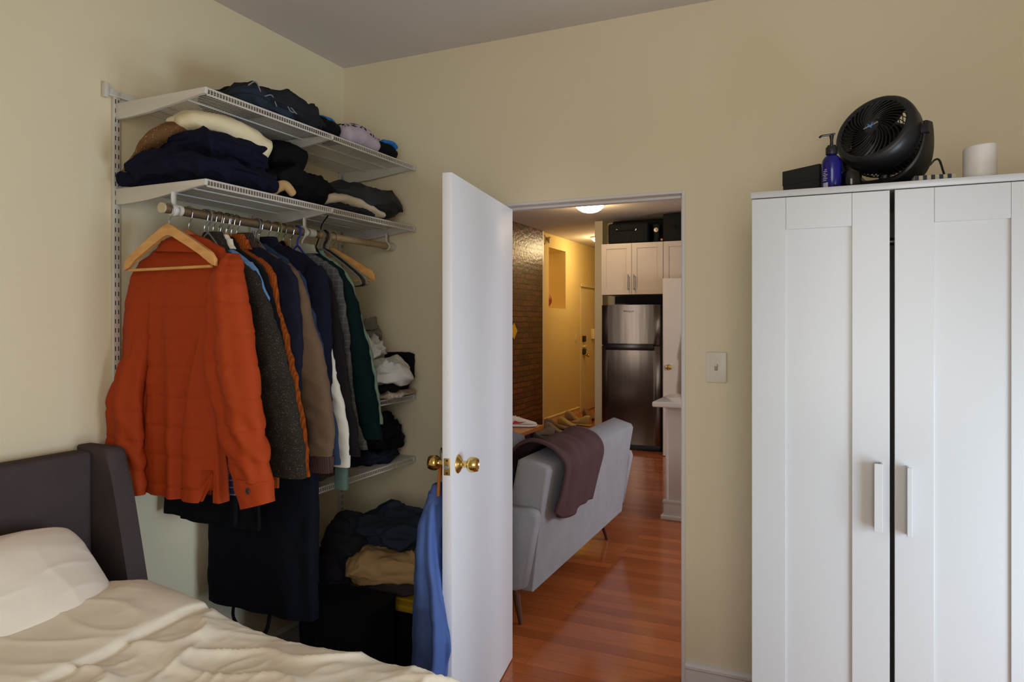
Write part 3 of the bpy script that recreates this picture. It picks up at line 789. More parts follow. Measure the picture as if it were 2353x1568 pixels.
G('wool_blazer', 'dark navy blazer with brown collar beside the rust corduroy', 'jacket', 562,
  [(562, 546), (590, 560), (618, 578), (645, 595), (664, 612), (682, 641), (690, 690), (693, 760), (694, 831), (690, 900), (690, 960)], F_navy, .96, 4, .020, .055, .045, collar=F_darkbrowncollar, seed=16)
G('bomber_jacket', 'taupe brown wool bomber jacket with dark ribbed cuff', 'jacket', 583,
  [(590, 560), (608, 570), (640, 590), (665, 606), (684, 626), (701, 667), (714, 716), (733, 785), (748, 854), (762, 927), (768, 1000), (764, 1052)], F_brown, .95, 4, .022, .065, .06, seed=17, cuff=.055, cuffm=F_rib, sth=.03)
G('blue_overshirt', 'slate blue overshirt next to the brown bomber jacket', 'shirt', 597,
  [(610, 560), (640, 578), (668, 596), (690, 622), (704, 647), (712, 690), (727, 740), (745, 805), (757, 889), (768, 950), (777, 1000), (783, 1069)], F_slate, .93, 4, .016, .05, .042, seed=18)
G('navy_coat', 'long dark navy overcoat with broad shoulder in the middle of the rod', 'coat', 615,
  [(596, 556), (640, 562), (674, 569), (711, 588), (737, 611), (751, 634), (757, 677), (759, 760), (760, 860), (760, 960), (758, 1060)], F_navyb, .55, 5, .026, .065, .055, collar=F_navyb, seed=19, halfw=.25, sth=.03)
G('dress_shirt', 'off white cotton shirt sleeve showing beside the navy overcoat', 'shirt', 632,
  [(640, 566), (680, 586), (710, 604), (732, 624), (745, 660), (754, 720), (762, 790), (773, 860), (791, 931), (799, 984), (804, 1050)], F_white, .90, 4, .016, .05, .045, seed=20, cuff=.04)
G('knit_cardigan', 'black maroon cardigan behind the white shirt sleeve', 'cardigan', 650,
  [(660, 566), (695, 584), (726, 602), (748, 622), (764, 650), (776, 710), (788, 780), (807, 908), (821, 984), (829, 1050)], F_maroon, .95, 4, .016, .05, .045, seed=21)
G('flannel_shirt', 'grey plaid flannel shirt with pale collar beside the dark green shirt', 'shirt', 690,
  [(690, 570), (724, 580), (751, 600), (777, 624), (788, 650), (795, 716), (804, 790), (810, 877), (825, 973), (846, 1034)], F_gplaid, .96, 3, .016, .05, .04, collar=fabric('pale_collar_cotton', (150, 148, 130)), seed=22, collh=.03)
G('long_sleeve_shirt', 'dark teal green long sleeve shirt near the far end of the clothes', 'shirt', 716,
  [(718, 570), (740, 582), (764, 600), (790, 624), (805, 655), (825, 709), (833, 755), (848, 820), (859, 889), (869, 946), (877, 1010)], F_green, .93, 3, .020, .055, .045, seed=23, sth=.03)
G('linen_shirt', 'sage green shirt, the last garment at the far end of the row', 'shirt', 728,
  [(730, 576), (752, 586), (775, 602), (800, 628), (814, 660), (833, 736), (852, 793), (867, 877), (876, 940), (880, 975)], F_mint, 1.03, 3, .015, .05, .035, seed=24)
# bottoms of further clothes hidden higher up
def panelcloth(name, label, cat, y, x0, x1, z0, z1, m, th, seed, group=None):
    t = thing(name, label, cat, (0, y, z0), 0, group)
    bm = NB(); loftH(bm, [(z1-z0, (x0+x1)/2, 0, (x1-x0)/2*.93, th*.8), ((z1-z0)*.5, (x0+x1)/2, 0, (x1-x0)/2, th), (0, (x0+x1)/2, 0, (x1-x0)/2, th)], drape(seed, .006, .004), seg=72, e=4)
    obj('body', bm, m, t, angle=60)
    h = RZ-z0; bm = NB(); tube(bm, [(RX, 0, z1-z0-.01)]+[p+V((RX, 0, h)) for p in hookpath(-.05)], .0018, 6); obj('hanger_hook', bm, M_chrome, t)
    return t
panelcloth('trousers', 'black folded trousers hanging just below the orange jacket, nearest the bed', 'trousers', YR(1.835), .04, .40, .812, 1.66, F_black, .014, 61)
panelcloth('trousers', 'black trousers hanging slightly lower behind the first pair', 'trousers', YR(1.875), .07, .46, .785, 1.66, F_black, .013, 62)
t = panelcloth('garment_bag', 'long blue black garment bag with loop handles hanging to knee height', 'garment bag', YR(2.03), .055, .575, .43, 1.58, F_blacknavy, .038, 63)
bm = NB(); tube(bm, smoothpath([(.20, -.02, .02), (.205, -.03, -.04), (.25, -.03, -.08), (.32, -.03, -.10), (.36, -.02, -.07), (.38, -.02, .01)], 5), .008, 8, sq=.5); obj('handle', bm, F_black, t)
panelcloth('scarf', 'dusty green cloth tail hanging under the white shirt cuff', 'scarf', YR(2.20), .53, .592, .872, 1.20, F_sage, .012, 64)
# hangers inside the clothes
for px, lab in ((489, 'tweed jacket'), (506, 'light denim jacket'), (519, 'black shirt'), (543, 'rust corduroy jacket'), (623, 'navy overcoat'), (631, 'white shirt'), (647, 'black cardigan'), (660, 'grey plaid shirt'), (667, 'dark green shirt')):
    kk = min(SH, key=lambda q: abs(q-px)); t = wood_hanger(px, f'amber wooden hanger under the shoulders of the {lab}', bar=False, y=rodY(kk), sh=SH[kk])
wood_hanger(462, 'amber wooden hanger inside the plaid shirt behind the orange jacket', bar=False, y=JY+.055, sh=SH[462])
for px, lab, c in ((478, 'grey plastic hanger just behind the orange jacket', (108, 106, 100)), (590, 'grey plastic hanger beside the brown bomber jacket', (98, 94, 88)), (639, 'olive green plastic hanger among the wooden ones', (104, 112, 52)), (683, 'royal blue plastic hanger near the middle rod hook', (34, 48, 140)), (694, 'white plastic hanger carrying the grey plaid shirt', (190, 188, 182))):
    wire_hanger(px, lab, c, wf=.72)
wood_hanger(531, 'black velvet hanger standing above the black shirt', plain('black_velvet', (24, 24, 26), .95), bar=False, sh=SH[543])
# empty hangers past the last garment
wire_hanger(737, 'clear grey plastic hanger, first of the empty ones past the clothes', (118, 116, 106), .0042)
wire_hanger(745, 'black plastic hanger among the empty ones', (28, 28, 30), .0062)
wire_hanger(753, 'pale grey plastic hanger in front of the empty wooden one', (134, 132, 124), .0042)
wood_hanger(765, 'empty wooden hanger at the far end of the rod', M_hw)
# ================================================================ FOLDED CLOTHES
def pile(name, label, cat, base, size, m, seed=1, rot=0, layers=2, group=None, **k):
    bm = NB(); lump(bm, (0, 0, 0), size, rot, seed, layers=layers, **k)
    o = obj(name, bm, m, None, angle=75); o.location = base
    return tag(o, label, cat, group)
def rollc(name, label, cat, pts, radii, m, seed=1, group=None, **k):
    c = V(pts[0]); bm = NB(); roll(bm, [V(p)-c for p in pts], radii, seed, **k)
    o = obj(name, bm, m, None, angle=75); o.location = c
    return tag(o, label, cat, group)
F_charc = fabric('charcoal_jersey', (36, 38, 43), var=.2)
F_cream = fabric('cream_wool_knit', (226, 212, 176), var=.06, bump=.5)
F_tan = fabric('tan_marl_knit', (112, 80, 50), 'speck', (190, 156, 116), scale=.55)
F_nknit = fabric('midnight_navy_knit', (19, 20, 38), var=.2)
F_khaki = fabric('khaki_cotton', (186, 152, 104), var=.06)
F_grey = fabric('grey_jersey', (122, 118, 112), var=.1)
F_wht = fabric('white_jersey', (206, 202, 194), var=.05)
F_lav = fabric('pale_mauve_sock_knit', (186, 174, 188), var=.06)
F_tri = fabric('patterned_sock_knit', (190, 178, 190), 'triangles', (18, 18, 24), scale=1.3)
F_blue = fabric('bright_blue_cotton', (44, 116, 190), var=.1)
F_denimD = fabric('dark_denim', (30, 36, 50), var=.2)
F_denimM = fabric('mid_denim', (40, 48, 60), var=.2)
F_bg = fabric('beige_linen', (198, 184, 160), var=.06)
F_stripe = fabric('striped_jersey', (186, 172, 150), 'stripe', (110, 60, 50))
ZT, Z2, Z3, Z4 = 2.2865, 1.9885, 1.1685, .8655
# top shelf
M_liner = plain('frosted_shelf_liner', (170, 160, 150), .6)
bm = NB(); box(bm, .03, .43, YR(2.0), YR(2.28), ZT, ZT+.0012); tag(obj('shelf_liner', bm, M_liner, None, False), 'translucent pale liner sheet lying on the top shelf under the dark trousers', 'shelf liner')
ZT2 = ZT+.0015
pile('folded_joggers', 'charcoal folded jogging trousers with drawstrings, lower on the top shelf', 'trousers', (.245, YR(2.11), ZT2), (.36, .42, .115), F_charc, 3, .05, 3, amp=.02, crease=.016, e1=.7)
pile('folded_joggers', 'dark grey crumpled joggers near the front edge of the top shelf', 'trousers', (.34, YR(2.00), ZT2), (.16, .28, .085), F_denimM, 4, .1, 2, amp=.014, e1=.8)
pile('folded_trousers', 'black trousers draped on top of the charcoal joggers on the top shelf', 'trousers', (.19, YR(2.15), ZT2+.070), (.30, .40, .072), F_black, 5, .0, 1, amp=.012, e1=.75)
pile('folded_trousers', 'black folded trousers behind the joggers, sloping down towards the socks', 'trousers', (.22, YR(2.27), ZT2), (.34, .30, .10), F_black, 6, -.1, 2, amp=.014, e1=.85)
M_cord = plain('pale_drawstring', (128, 128, 130), .8)
for i, pts in enumerate(([(.40, YR(1.88), ZT2+.075), (.418, YR(1.90), ZT2+.09), (.42, YR(1.93), ZT2+.05), (.424, YR(1.97), ZT2+.062), (.42, YR(2.0), ZT2+.03)],
                         [(.37, YR(2.00), ZT2+.10), (.415, YR(2.04), ZT2+.085), (.42, YR(2.10), ZT2+.062), (.424, YR(2.16), ZT2+.05), (.42, YR(2.12), ZT2+.04), (.425, YR(2.07), ZT2+.03), (.424, YR(2.05), ZT2+.055), (.426, YR(2.1), ZT2+.028)])):
    bm = NB(); c = V(pts[0]); tube(bm, smoothpath([V(p)-c for p in pts], 6), .0022, 6); o = obj('drawstring', bm, M_cord); o.location = c
    tag(o, ['thin pale drawstring curling down the dark grey joggers', 'long looping grey drawstring in front of the charcoal joggers'][i], 'drawstring')
rollc('folded_socks', 'black sock bundle with bright blue edge on the top shelf', 'socks', [(.36, YR(2.34), ZT+.038), (.33, YR(2.40), ZT+.050), (.28, YR(2.48), ZT+.042)], [(.05, .032), (.055, .04), (.045, .034)], F_black, 71)
rollc('folded_socks', 'bright blue folded cloth lying over the black sock bundle', 'socks', [(.28, YR(2.32), ZT+.085), (.29, YR(2.40), ZT+.098), (.27, YR(2.50), ZT+.085)], [(.05, .018), (.055, .016), (.045, .014)], F_blue, 72)
rollc('folded_socks', 'pale mauve folded sock bundle on the top shelf', 'socks', [(.39, YR(2.44), ZT+.04), (.385, YR(2.54), ZT+.048), (.38, YR(2.66), ZT+.04)], [(.035, .034), (.04, .042), (.035, .034)], F_lav, 73)
rollc('folded_socks', 'mauve socks with black triangle pattern on the top shelf', 'socks', [(.30, YR(2.52), ZT+.07), (.30, YR(2.62), ZT+.088), (.32, YR(2.74), ZT+.065)], [(.05, .045), (.06, .05), (.05, .04)], F_tri, 74)
rollc('folded_socks', 'black sock with blue opening at the corner end of the top shelf', 'socks', [(.385, YR(2.69), ZT+.034), (.38, YR(2.75), ZT+.040), (.38, YR(2.81), ZT+.03)], [(.035, .03), (.042, .036), (.03, .026)], F_black, 75)
rollc('folded_socks', 'small bright blue sock cuff on the black sock by the corner', 'socks', [(.395, YR(2.71), ZT+.072), (.41, YR(2.75), ZT+.072), (.41, YR(2.79), ZT+.060)], [(.016, .009), (.022, .01), (.014, .008)], F_blue, 76)
# second shelf, near pile
pile('folded_sweater', 'dark navy sweater at the bottom of the near pile on the second shelf', 'sweater', (.235, YR(1.845), Z2), (.40, .45, .125), F_nknit, 21, 0, 2, e1=.8, amp=.016, crease=.02, profile=lambda x, y: .80+.2*math.cos(x*1.5))
pile('folded_sweater', 'midnight navy sweater slumped over the lower one', 'sweater', (.245, YR(1.865), Z2+.085), (.33, .36, .125), F_nknit, 22, .06, 2, e1=.85, amp=.016, crease=.018)
rollc('folded_sweater', 'brown tweed knit sweater drooping down towards the wall', 'sweater', [(.045, YR(1.672), Z2+.03), (.09, YR(1.685), Z2+.085), (.145, YR(1.705), Z2+.145), (.20, YR(1.745), Z2+.190), (.26, YR(1.82), Z2+.195)], [(.026, .018), (.045, .024), (.065, .030), (.08, .034), (.06, .02)], F_tan, 23, amp=.008, fs=14)
rollc('folded_sweater', 'thick cream knit sweater rolled over the top of the near pile', 'sweater', [(.20, YR(1.76), Z2+.215), (.24, YR(1.81), Z2+.225), (.27, YR(1.88), Z2+.215), (.30, YR(1.96), Z2+.195), (.325, YR(2.02), Z2+.170)], [(.10, .036), (.13, .046), (.13, .050), (.115, .052), (.085, .048)], F_cream, 24, amp=.007, fs=9)
rollc('folded_sweater', 'rolled collar of a cream knit at the near left end of the cream sweater', 'sweater', [(.19, YR(1.735), Z2+.228), (.24, YR(1.765), Z2+.246), (.30, YR(1.80), Z2+.238)], [(.028, .016), (.036, .022), (.030, .018)], F_cream, 124, amp=.004)
rollc('folded_sweater', 'cream sweater sleeve sloping down behind the brown knit', 'sweater', [(.045, YR(1.72), Z2+.085), (.09, YR(1.76), Z2+.15), (.16, YR(1.80), Z2+.205), (.21, YR(1.84), Z2+.222)], [(.02, .02), (.035, .022), (.05, .024), (.05, .02)], F_cream, 25, amp=.004)
rollc('rolled_sock', 'navy rolled sleeve end hanging at the back of the second shelf', 'sweater', [(.045, YR(1.655), Z2+.028), (.08, YR(1.675), Z2+.03), (.13, YR(1.70), Z2+.032)], [(.028, .026), (.032, .030), (.03, .028)], F_nknit, 26)
pile('folded_hoodie', 'black hoodie bundled beside the navy sweaters on the second shelf', 'hoodie', (.25, YR(2.21), Z2), (.36, .31, .155), F_black, 27, 0, 1, e1=.95, amp=.02, crease=.02)
rollc('beanie_hat', 'black knit bundle on top of the black hoodie', 'hat', [(.26, YR(2.12), Z2+.185), (.29, YR(2.18), Z2+.195), (.32, YR(2.235), Z2+.175)], [(.07, .05), (.08, .055), (.07, .05)], F_black, 28, amp=.01)
rollc('folded_shorts', 'khaki rolled cloth squeezed between the navy and black piles', 'shorts', [(.37, YR(2.035), Z2+.02), (.41, YR(2.05), Z2+.05), (.425, YR(2.08), Z2+.02)], [(.016, .016), (.018, .018), (.014, .014)], F_khaki, 29)
rollc('folded_shirt', 'beige linen shirt folded near the corner of the second shelf', 'shirt', [(.37, YR(2.34), Z2+.046), (.37, YR(2.46), Z2+.054), (.385, YR(2.58), Z2+.040), (.40, YR(2.68), Z2+.022)], [(.05, .020), (.06, .028), (.05, .022), (.035, .014)], F_bg, 30, amp=.006)
pile('folded_shirt', 'dark folded shirt under the beige linen one', 'shirt', (.36, YR(2.49), Z2), (.13, .30, .035), F_charc, 31, 0, 1)
pile('nylon_backpack', 'charcoal nylon bag slumped against the corner of the second shelf', 'bag', (.24, YR(2.66), Z2), (.40, .48, .165), fabric('charcoal_nylon', (44, 46, 50), var=.15, bump=.1, rough=.6), 32, -.04, 0, e1=.9, amp=.012, crease=.012)
bm = NB(); c = V((.27, YR(2.57), Z2+.148)); tube(bm, smoothpath([(0, 0, 0), (.02, .01, .012), (.03, .03, .0), (.02, .05, .018), (-.02, .04, .01), (-.05, .0, .012)], 5), .006, 8, sq=.5)
o = obj('bag_strap', bm, fabric('grey_webbing', (134, 128, 116))); o.location = c; tag(o, 'short grey webbing strap lying on the charcoal bag', 'strap')
bm = NB(); tube(bm, smoothpath([(.30, YR(2.44), Z2-.006), (.29, YR(2.41), Z2-.05), (.285, YR(2.40), Z2-.10), (.275, YR(2.385), Z2-.155)], 6), .0028, 6); o = obj('dangling_cord', bm, F_black); tag(o, 'thin black cord dangling through the second shelf', 'cord')
# waist high shelf
pile('folded_shirt', 'striped beige tee shirt flat at the bottom of the white pile', 'shirt', (.32, YR(2.74), Z3), (.36, .34, .03), F_stripe, 41, .0, 1, amp=.006)
pile('folded_shirt', 'black folded tee shirt between the striped and the white ones', 'shirt', (.30, YR(2.74), Z3+.024), (.34, .32, .05), F_black, 42, .1, 1, amp=.008)
pile('crumpled_shirt', 'white crumpled tee shirt spread over the black one on the waist high shelf', 'shirt', (.31, YR(2.70), Z3+.055), (.38, .36, .13), F_wht, 43, -.2, 1, amp=.028, crease=.034, e1=.95, fs=8)
pile('crumpled_shirt', 'off white crumpled tee shirt in the middle of the pile', 'shirt', (.24, YR(2.68), Z3+.145), (.30, .30, .14), F_wht, 44, .5, 1, amp=.028, crease=.030, e1=.95, fs=9)
pile('crumpled_shirt', 'black balled up tee shirt in the middle of the white pile', 'shirt', (.25, YR(2.56), Z3+.14), (.12, .12, .10), F_black, 45, .5, 0, amp=.014)
pile('crumpled_shirt', 'grey crumpled tee shirt, topmost of the pile beside the wall', 'shirt', (.18, YR(2.72), Z3+.245), (.26, .28, .125), F_grey, 46, .2, 2, amp=.026, crease=.03, e1=1, fs=11)
rollc('crumpled_shirt', 'light grey tee shirt folded over the back of the topmost grey one', 'shirt', [(.13, YR(2.56), Z3+.335), (.15, YR(2.64), Z3+.37), (.18, YR(2.74), Z3+.345)], [(.05, .035), (.06, .042), (.05, .035)], fabric('heather_grey_jersey', (140, 134, 128)), 47, amp=.008)
pile('storage_box', 'black folded cloth standing against the corner wall behind the white tops', 'cloth', (.36, YR(2.895), Z3+.06), (.16, .04, .145), F_black, 48, 0, 0, e1=.3, e2=.3, amp=.004)
rollc('rolled_belt', 'black rolled cloth hanging over the edge of the waist high shelf', 'cloth', [(.42, YR(2.42), Z3+.02), (.44, YR(2.46), Z3+.024), (.44, YR(2.52), Z3+.02)], [(.02, .018), (.026, .022), (.022, .016)], F_black, 49)
# low shelf jeans
for i, (y, z, s, lab) in enumerate(((2.66, 0, .30, 'dark jeans at the bottom of the stack on the low shelf'), (2.70, .052, .27, 'dark jeans second from the bottom on the low shelf'), (2.71, .105, .25, 'dark navy folded trousers third in the stack on the low shelf'), (2.69, .155, .20, 'black trousers crumpled on top of the stack on the low shelf'))):
    pile('folded_jeans', lab, 'jeans', (.285, YR(y+.05), Z4+z), (.31-.025*i, s, .065), [F_denimD, F_blacknavy, F_navyb, F_blacknavy][i], 81+i, .1*i-.1, 2, group='dark jeans on the low shelf', amp=.014, crease=.02)
pile('folded_jeans', 'grey brown folded trousers lying flat beside the jeans stack', 'trousers', (.25, YR(2.36), Z4), (.30, .22, .045), fabric('taupe_cotton', (84, 76, 66)), 86, 0, 2)
# floor level: lidded tote, clothes on it, black bin in front
tote = thing('storage_tote', 'black storage tote with yellow lid on the closet floor', 'storage box', (.52, YR(2.62), 0))
M_blackpl = plain('black_plastic', (22, 22, 24), .45, var=.1); M_yellow = plain('yellow_plastic_lid', (186, 150, 24), .45)
bm = NB()
o_ = [bm.verts.new((sx*.24*s, sy*.19*s, z)) for z, s in ((0, .88), (.335, 1)) for sx, sy in ((-1, -1), (1, -1), (1, 1), (-1, 1))]
bridge(bm, o_[:4], o_[4:]); cap(bm, o_[:4], True); cap(bm, o_[4:]); bmesh.ops.bevel(bm, geom=bm.edges[:], offset=.015, segments=3, affect='EDGES'); obj('tub', bm, M_blackpl, tote)
bm = NB(); box(bm, -.26, .26, -.21, .21, .336, .365, .008); box(bm, -.22, .22, -.17, .17, .365, .374, .003); obj('lid', bm, M_yellow, tote)
TZ = .3745
pile('folded_sweater', 'dark plum knit lying at the bottom of the heap on the yellow lid', 'sweater', (.60, YR(2.58), TZ), (.36, .30, .07), fabric('plum_grey_knit', (72, 62, 66)), 91, .1, 2, amp=.012)
pile('folded_trousers', 'khaki tan folded trousers on the heap over the yellow lidded tote', 'trousers', (.60, YR(2.52), TZ+.050), (.40, .30, .13), F_khaki, 92, .35, 1, amp=.014, crease=.014, e1=.7)
pile('folded_trousers', 'brown folded trousers peeking out between the khaki and the denim', 'trousers', (.60, YR(2.66), TZ+.14), (.36, .26, .06), fabric('cocoa_cotton', (92, 62, 44)), 93, .2, 1)
pile('folded_jeans', 'faded dark blue jeans on top of the heap by the door', 'jeans', (.56, YR(2.60), TZ+.185), (.40, .34, .13), F_denimM, 94, -.3, 2, amp=.018, crease=.02, e1=.8)
pile('crumpled_hoodie', 'charcoal hoodie slumped at the left of the heap', 'hoodie', (.34, YR(2.55), TZ+.05), (.24, .28, .22), F_charc, 95, .2, 1, amp=.02, crease=.02, e1=.9)
pile('crumpled_hoodie', 'dark plum sweater wedged under the charcoal hoodie', 'sweater', (.30, YR(2.42), TZ-.02), (.26, .2, .17), fabric('deep_plum_knit', (40, 36, 48)), 96, .2, 2, amp=.02, e1=.9)
t = thing('fabric_bin', 'tall black fabric bin in front of the yellow lidded tote', 'storage bin', (.56, YR(2.24), 0))
bm = NB(); loftH(bm, [(.43, 0, 0, .165, .12), (.2, 0, 0, .16, .12), (0.001, 0, 0, .15, .115)], drape(97, .002, .003), seg=80, e=7); obj('body', bm, F_black, t)
bm = NB(); tube(bm, smoothpath([(-.05, -.123, .32), (-.05, -.135, .26), (0, -.14, .235), (.05, -.135, .26), (.05, -.123, .32)], 4), .008, 8, sq=.5); obj('handle', bm, F_black, t)
t = thing('duffel_bag', 'black duffel bag on the closet floor behind the bed', 'bag', (.27, YR(1.98), 0))
bm = NB(); lump(bm, (0, 0, .001), (.42, .30, .26), 0, 98, e1=.6, layers=0, amp=.012); obj('body', bm, F_black, t)
bm = NB(); tube(bm, smoothpath([(-.10, -.13, .17), (-.09, -.14, .26), (0, -.08, .315), (.09, -.14, .26), (.10, -.13, .17)], 5), .011, 8, sq=.5); obj('handle', bm, F_black, t)
# ================================================================ BED
F_head = fabric('grey_brown_upholstery', (74, 64, 64), var=.14, scale=.8, bump=.5)
F_duvet = fabric('ivory_cotton_sateen', (240, 229, 210), var=.02, bump=.05, rough=.6)
F_pillow = fabric('ivory_cotton_pillow', (240, 228, 212), var=.02, bump=.05, rough=.6)
bed = thing('bed', 'dark grey brown upholstered wingback bed against the left wall', 'bed', (1.1, YR(.75), 0))
bm = NB(); box(bm, .015, .10, YR(-.06), YR(1.515), .10, 1.100, .018, 3); obj('headboard', bm, F_head, bed, world=True)
def wing(y0, y1):
    bm = NB(); o = [(.012, .06), (.315, .06), (.312, .45), (.292, .60), (.264, .72), (.236, .84), (.212, .94), (.188, 1.03), (.176, 1.09), (.166, 1.106), (.15, 1.112), (.012, 1.112)]
    prism(bm, o, y1-y0, XZ(y1), .014); return bm
obj('wing', wing(YR(1.510), YR(1.578)), F_head, bed, world=True); obj('wing', wing(YR(-.13), YR(-.055)), F_head, bed, world=True)
bm = NB(); box(bm, .10, 2.12, YR(-.04), YR(1.49), .08, .34, .02, 3); obj('base', bm, F_head, bed, world=True)
for x in (.2, 2.0):
    for y in (.06, 1.40):
        bm = NB(); cyl(bm, (x, YR(y), 0), (x, YR(y), .085), .022, .03, 14); obj('leg', bm, M_dark, bed, world=True)
bm = NB(); box(bm, .105, 2.10, YR(-.02), YR(1.475), .34, .60, .05, 4)
tag(obj('mattress', bm, fabric('white_ticking', (214, 210, 200)), None, origin=(1.1, YR(.72), .34)), 'thick white mattress under the ivory duvet', 'mattress')
# duvet : draped surface with a folded-back hem
prof = [(.30, .745), (.45, .76), (.54, .752), (.73, .730), (.95, .695), (1.2, .705), (1.44, .700), (1.6, .682), (2.2, .67)]
def duv(x, y):            # y in metres from the camera line (0..1.5)
    h = interp(prof, x)-.004
    u = (x-(.700+.03*math.sin(y*3)))      # turned back hem band, thick up to x ~ .70
    band = .010/(1+math.exp(u/.0035))
    h += band - .010*math.exp(-((u-.012)/.010)**2)
    amp = 1 if u > 0 else .35
    q = (x, y, 0)
    r1 = max(0, 1-abs(nz((x*.75+y*.65, y*1.5-x*1.1, 0), 4.2, 3))*3.0)
    r2 = max(0, 1-abs(nz((x*1.3+y*.2, y*1.1-x*.7, 0), 8.5, 7))*3.2)
    r3 = max(0, 1-abs(nz((x+y*.4, y*1.2-x*.5, 0), 18, 12))*3.0)
    mod = max(0, .5+1.2*nz(q, 2.1, 33))
    h += amp*(.014*r1**2.4+.0085*mod*r2**2+.0035*mod*r3**1.6)-amp*.006
    h += .014*nz(q, 2.0, 5)+.006*amp*nz(q, 5, 15)
    return h
bm = NB(); NXg, NYg = 330, 260; grid = []
for i in range(NXg+1):
    x = .36+(2.13-.36)*i/NXg; col = []
    for j in range(NYg+1):
        s = -.30+(2.10)*j/NYg         # arc coordinate across the bed
        lo, hi = -.03, 1.455
        if s < lo: dz = -(lo-s); y = lo-.03*(1-math.exp(dz*8)); 
        elif s > hi: dz = -(s-hi); y = hi+.045*(1-math.exp(dz*9))
        else: dz = 0; y = s
        ed = max(0, .10-min(s-lo, hi-s))/.10 if lo <= s <= hi else 1
        z = duv(x, min(max(s, lo), hi)) - .022*ed**2*(1 if dz == 0 else 1) + dz*.98
        if dz < 0: y += .010*math.sin(x*19+nz((x, 0, z), 4, 2)*3)*min(1, -dz*6)*(1 if s > 0 else -1)
        xx = x
        fe = max(0, (x-2.03)/.10)
        z -= .05*fe**2
        col.append(bm.verts.new((xx, YR(y), z)))
    grid.append(col)
for a, b in zip(grid, grid[1:]):
    for j in range(NYg): bm.faces.new((a[j], a[j+1], b[j+1], b[j]))
last = grid[-1]; prev = last
for k in range(1, 9):
    cur = [bm.verts.new((2.13+.02*min(1, k/2), v.co.y, v.co.z-.04*k*(1 if v.co.z > .5 else .2))) for v in last]
    for j in range(NYg): bm.faces.new((prev[j], prev[j+1], cur[j+1], cur[j]))
    prev = cur
tag(obj('duvet', bm, F_duvet, None, origin=(1.1, YR(.72), .62), angle=180), 'rumpled ivory duvet with turned back hem covering the bed', 'duvet')
# pillows
def pillow(c, L, H, T, tilt, seed, lab, yaw=0):
    bm = NB(); nu, nv = 130, 90
    R = Matrix.Rotation(yaw, 3, 'Z') @ Matrix.Rotation(tilt, 3, 'Y'); top = []; botm = []
    for i in range(nu+1):
        a = -1+2*i/nu; ra = []; rb = []
        for j in range(nv+1):
            b = -1+2*j/nv
            w = (max(0, 1-abs(a)**2.2)**.6)*(max(0, 1-abs(b)**2.2)**.6)
            px_ = L*a*(1-.07*(1-abs(a))*0-.05*(b*b)*0)*(1-.055*(1-b*b)*abs(a)); py_ = H*b*(1-.10*(1-a*a)*abs(b))
            c4 = (a*a*b*b)**1.5; px_ *= 1-.13*c4; py_ *= 1-.20*c4
            wr = .0025*max(0, 1-abs(nz((a*L, b*H, 0), 5, seed))*3)**2*(.3+abs(a))+.012*nz((a*L, b*H, 0), 3.5, seed+4)
            wr2 = .003*max(0, 1-abs(nz((a*L*.35, b*H*1.5, 0), 9, seed+7))*3)**2
            ra.append(bm.verts.new(V(c)+R @ V((T*w+(wr+wr2)*min(1, w*3), px_, py_))))
            rb.append(bm.verts.new(V(c)+R @ V((-T*w*.7, px_, py_))))
        top.append(ra); botm.append(rb)
    for G_ in (top, botm):
        for r0, r1 in zip(G_, G_[1:]):
            for j in range(nv): bm.faces.new((r0[j], r0[j+1], r1[j+1], r1[j]))
    bmesh.ops.remove_doubles(bm, verts=bm.verts, dist=2e-4)
    return tag(obj('pillow', bm, F_pillow, None, origin=c, angle=180), lab, 'pillow', 'ivory pillows on the bed')
pillow((.325, YR(1.0), .785), .40, .215, .115, math.radians(-48), 3, 'ivory pillow leaning on the headboard nearest the clothes')
pillow((.335, YR(.20), .822), .37, .235, .115, math.radians(-52), 8, 'ivory pillow at the near side of the headboard')

# ================================================================ BEDROOM DOOR, standing open
Hh = V((XR(-1.300), YR(2.872), 0)); Pp = V((XR(-1.161), YR(2.068), 0))
dv = (Pp-Hh); DL = dv.length; ang = math.atan2(dv.y, dv.x)
door = thing('door_1', 'white flush bedroom door standing open with brass knobs', 'door', (Hh.x, Hh.y, .006), ang)
door['kind'] = 'structure'
# local: x along the leaf from the hinge, +y towards the room side face (right of travel is -y)
bm = NB(); box(bm, 0, DL, -.0345, 0, 0, 2.02, .0015); obj('leaf', bm, M_white, door)
side = 1
def knob(parent, M, s=1):
    bm = NB(); lathe(bm, [(.0325, 0), (.0325, .003), (.027, .008), (.017, .013), (.0125, .018), (.0115, .030), (.013, .034), (.020, .037), (.0255, .043), (.0268, .052), (.0255, .064), (.0225, .071), (.0185, .072), (.0155, .069), (.006, .068), (.0001, .068)], M, 40)
    return obj('door_knob', bm, M_brass, parent, angle=35)
kz = 1.022
knob(door, Matrix.Translation((DL-.062, 0, kz)) @ Matrix.Rotation(math.radians(-90), 4, 'X'))
knob(door, Matrix.Translation((DL-.062, -.0345, kz)) @ Matrix.Rotation(math.radians(90), 4, 'X'))
bm = NB(); box(bm, DL-.0005, DL+.0012, -.0285, -.006, kz-.028, kz+.03, .0008); lp_ = obj('latch_plate', bm, newmat('brushed_brass', (190, 160, 96), .35, 1), door)
bm = NB(); lathe(bm, [(.0088, 0), (.0088, .006), (.007, .0085), (.0001, .009)], Matrix.Translation((DL+.001, -.0172, kz)) @ Matrix.Rotation(math.radians(90), 4, 'Y'), 20); obj('latch_bolt', bm, newmat('zinc', (170, 172, 174), .35, 1), door)
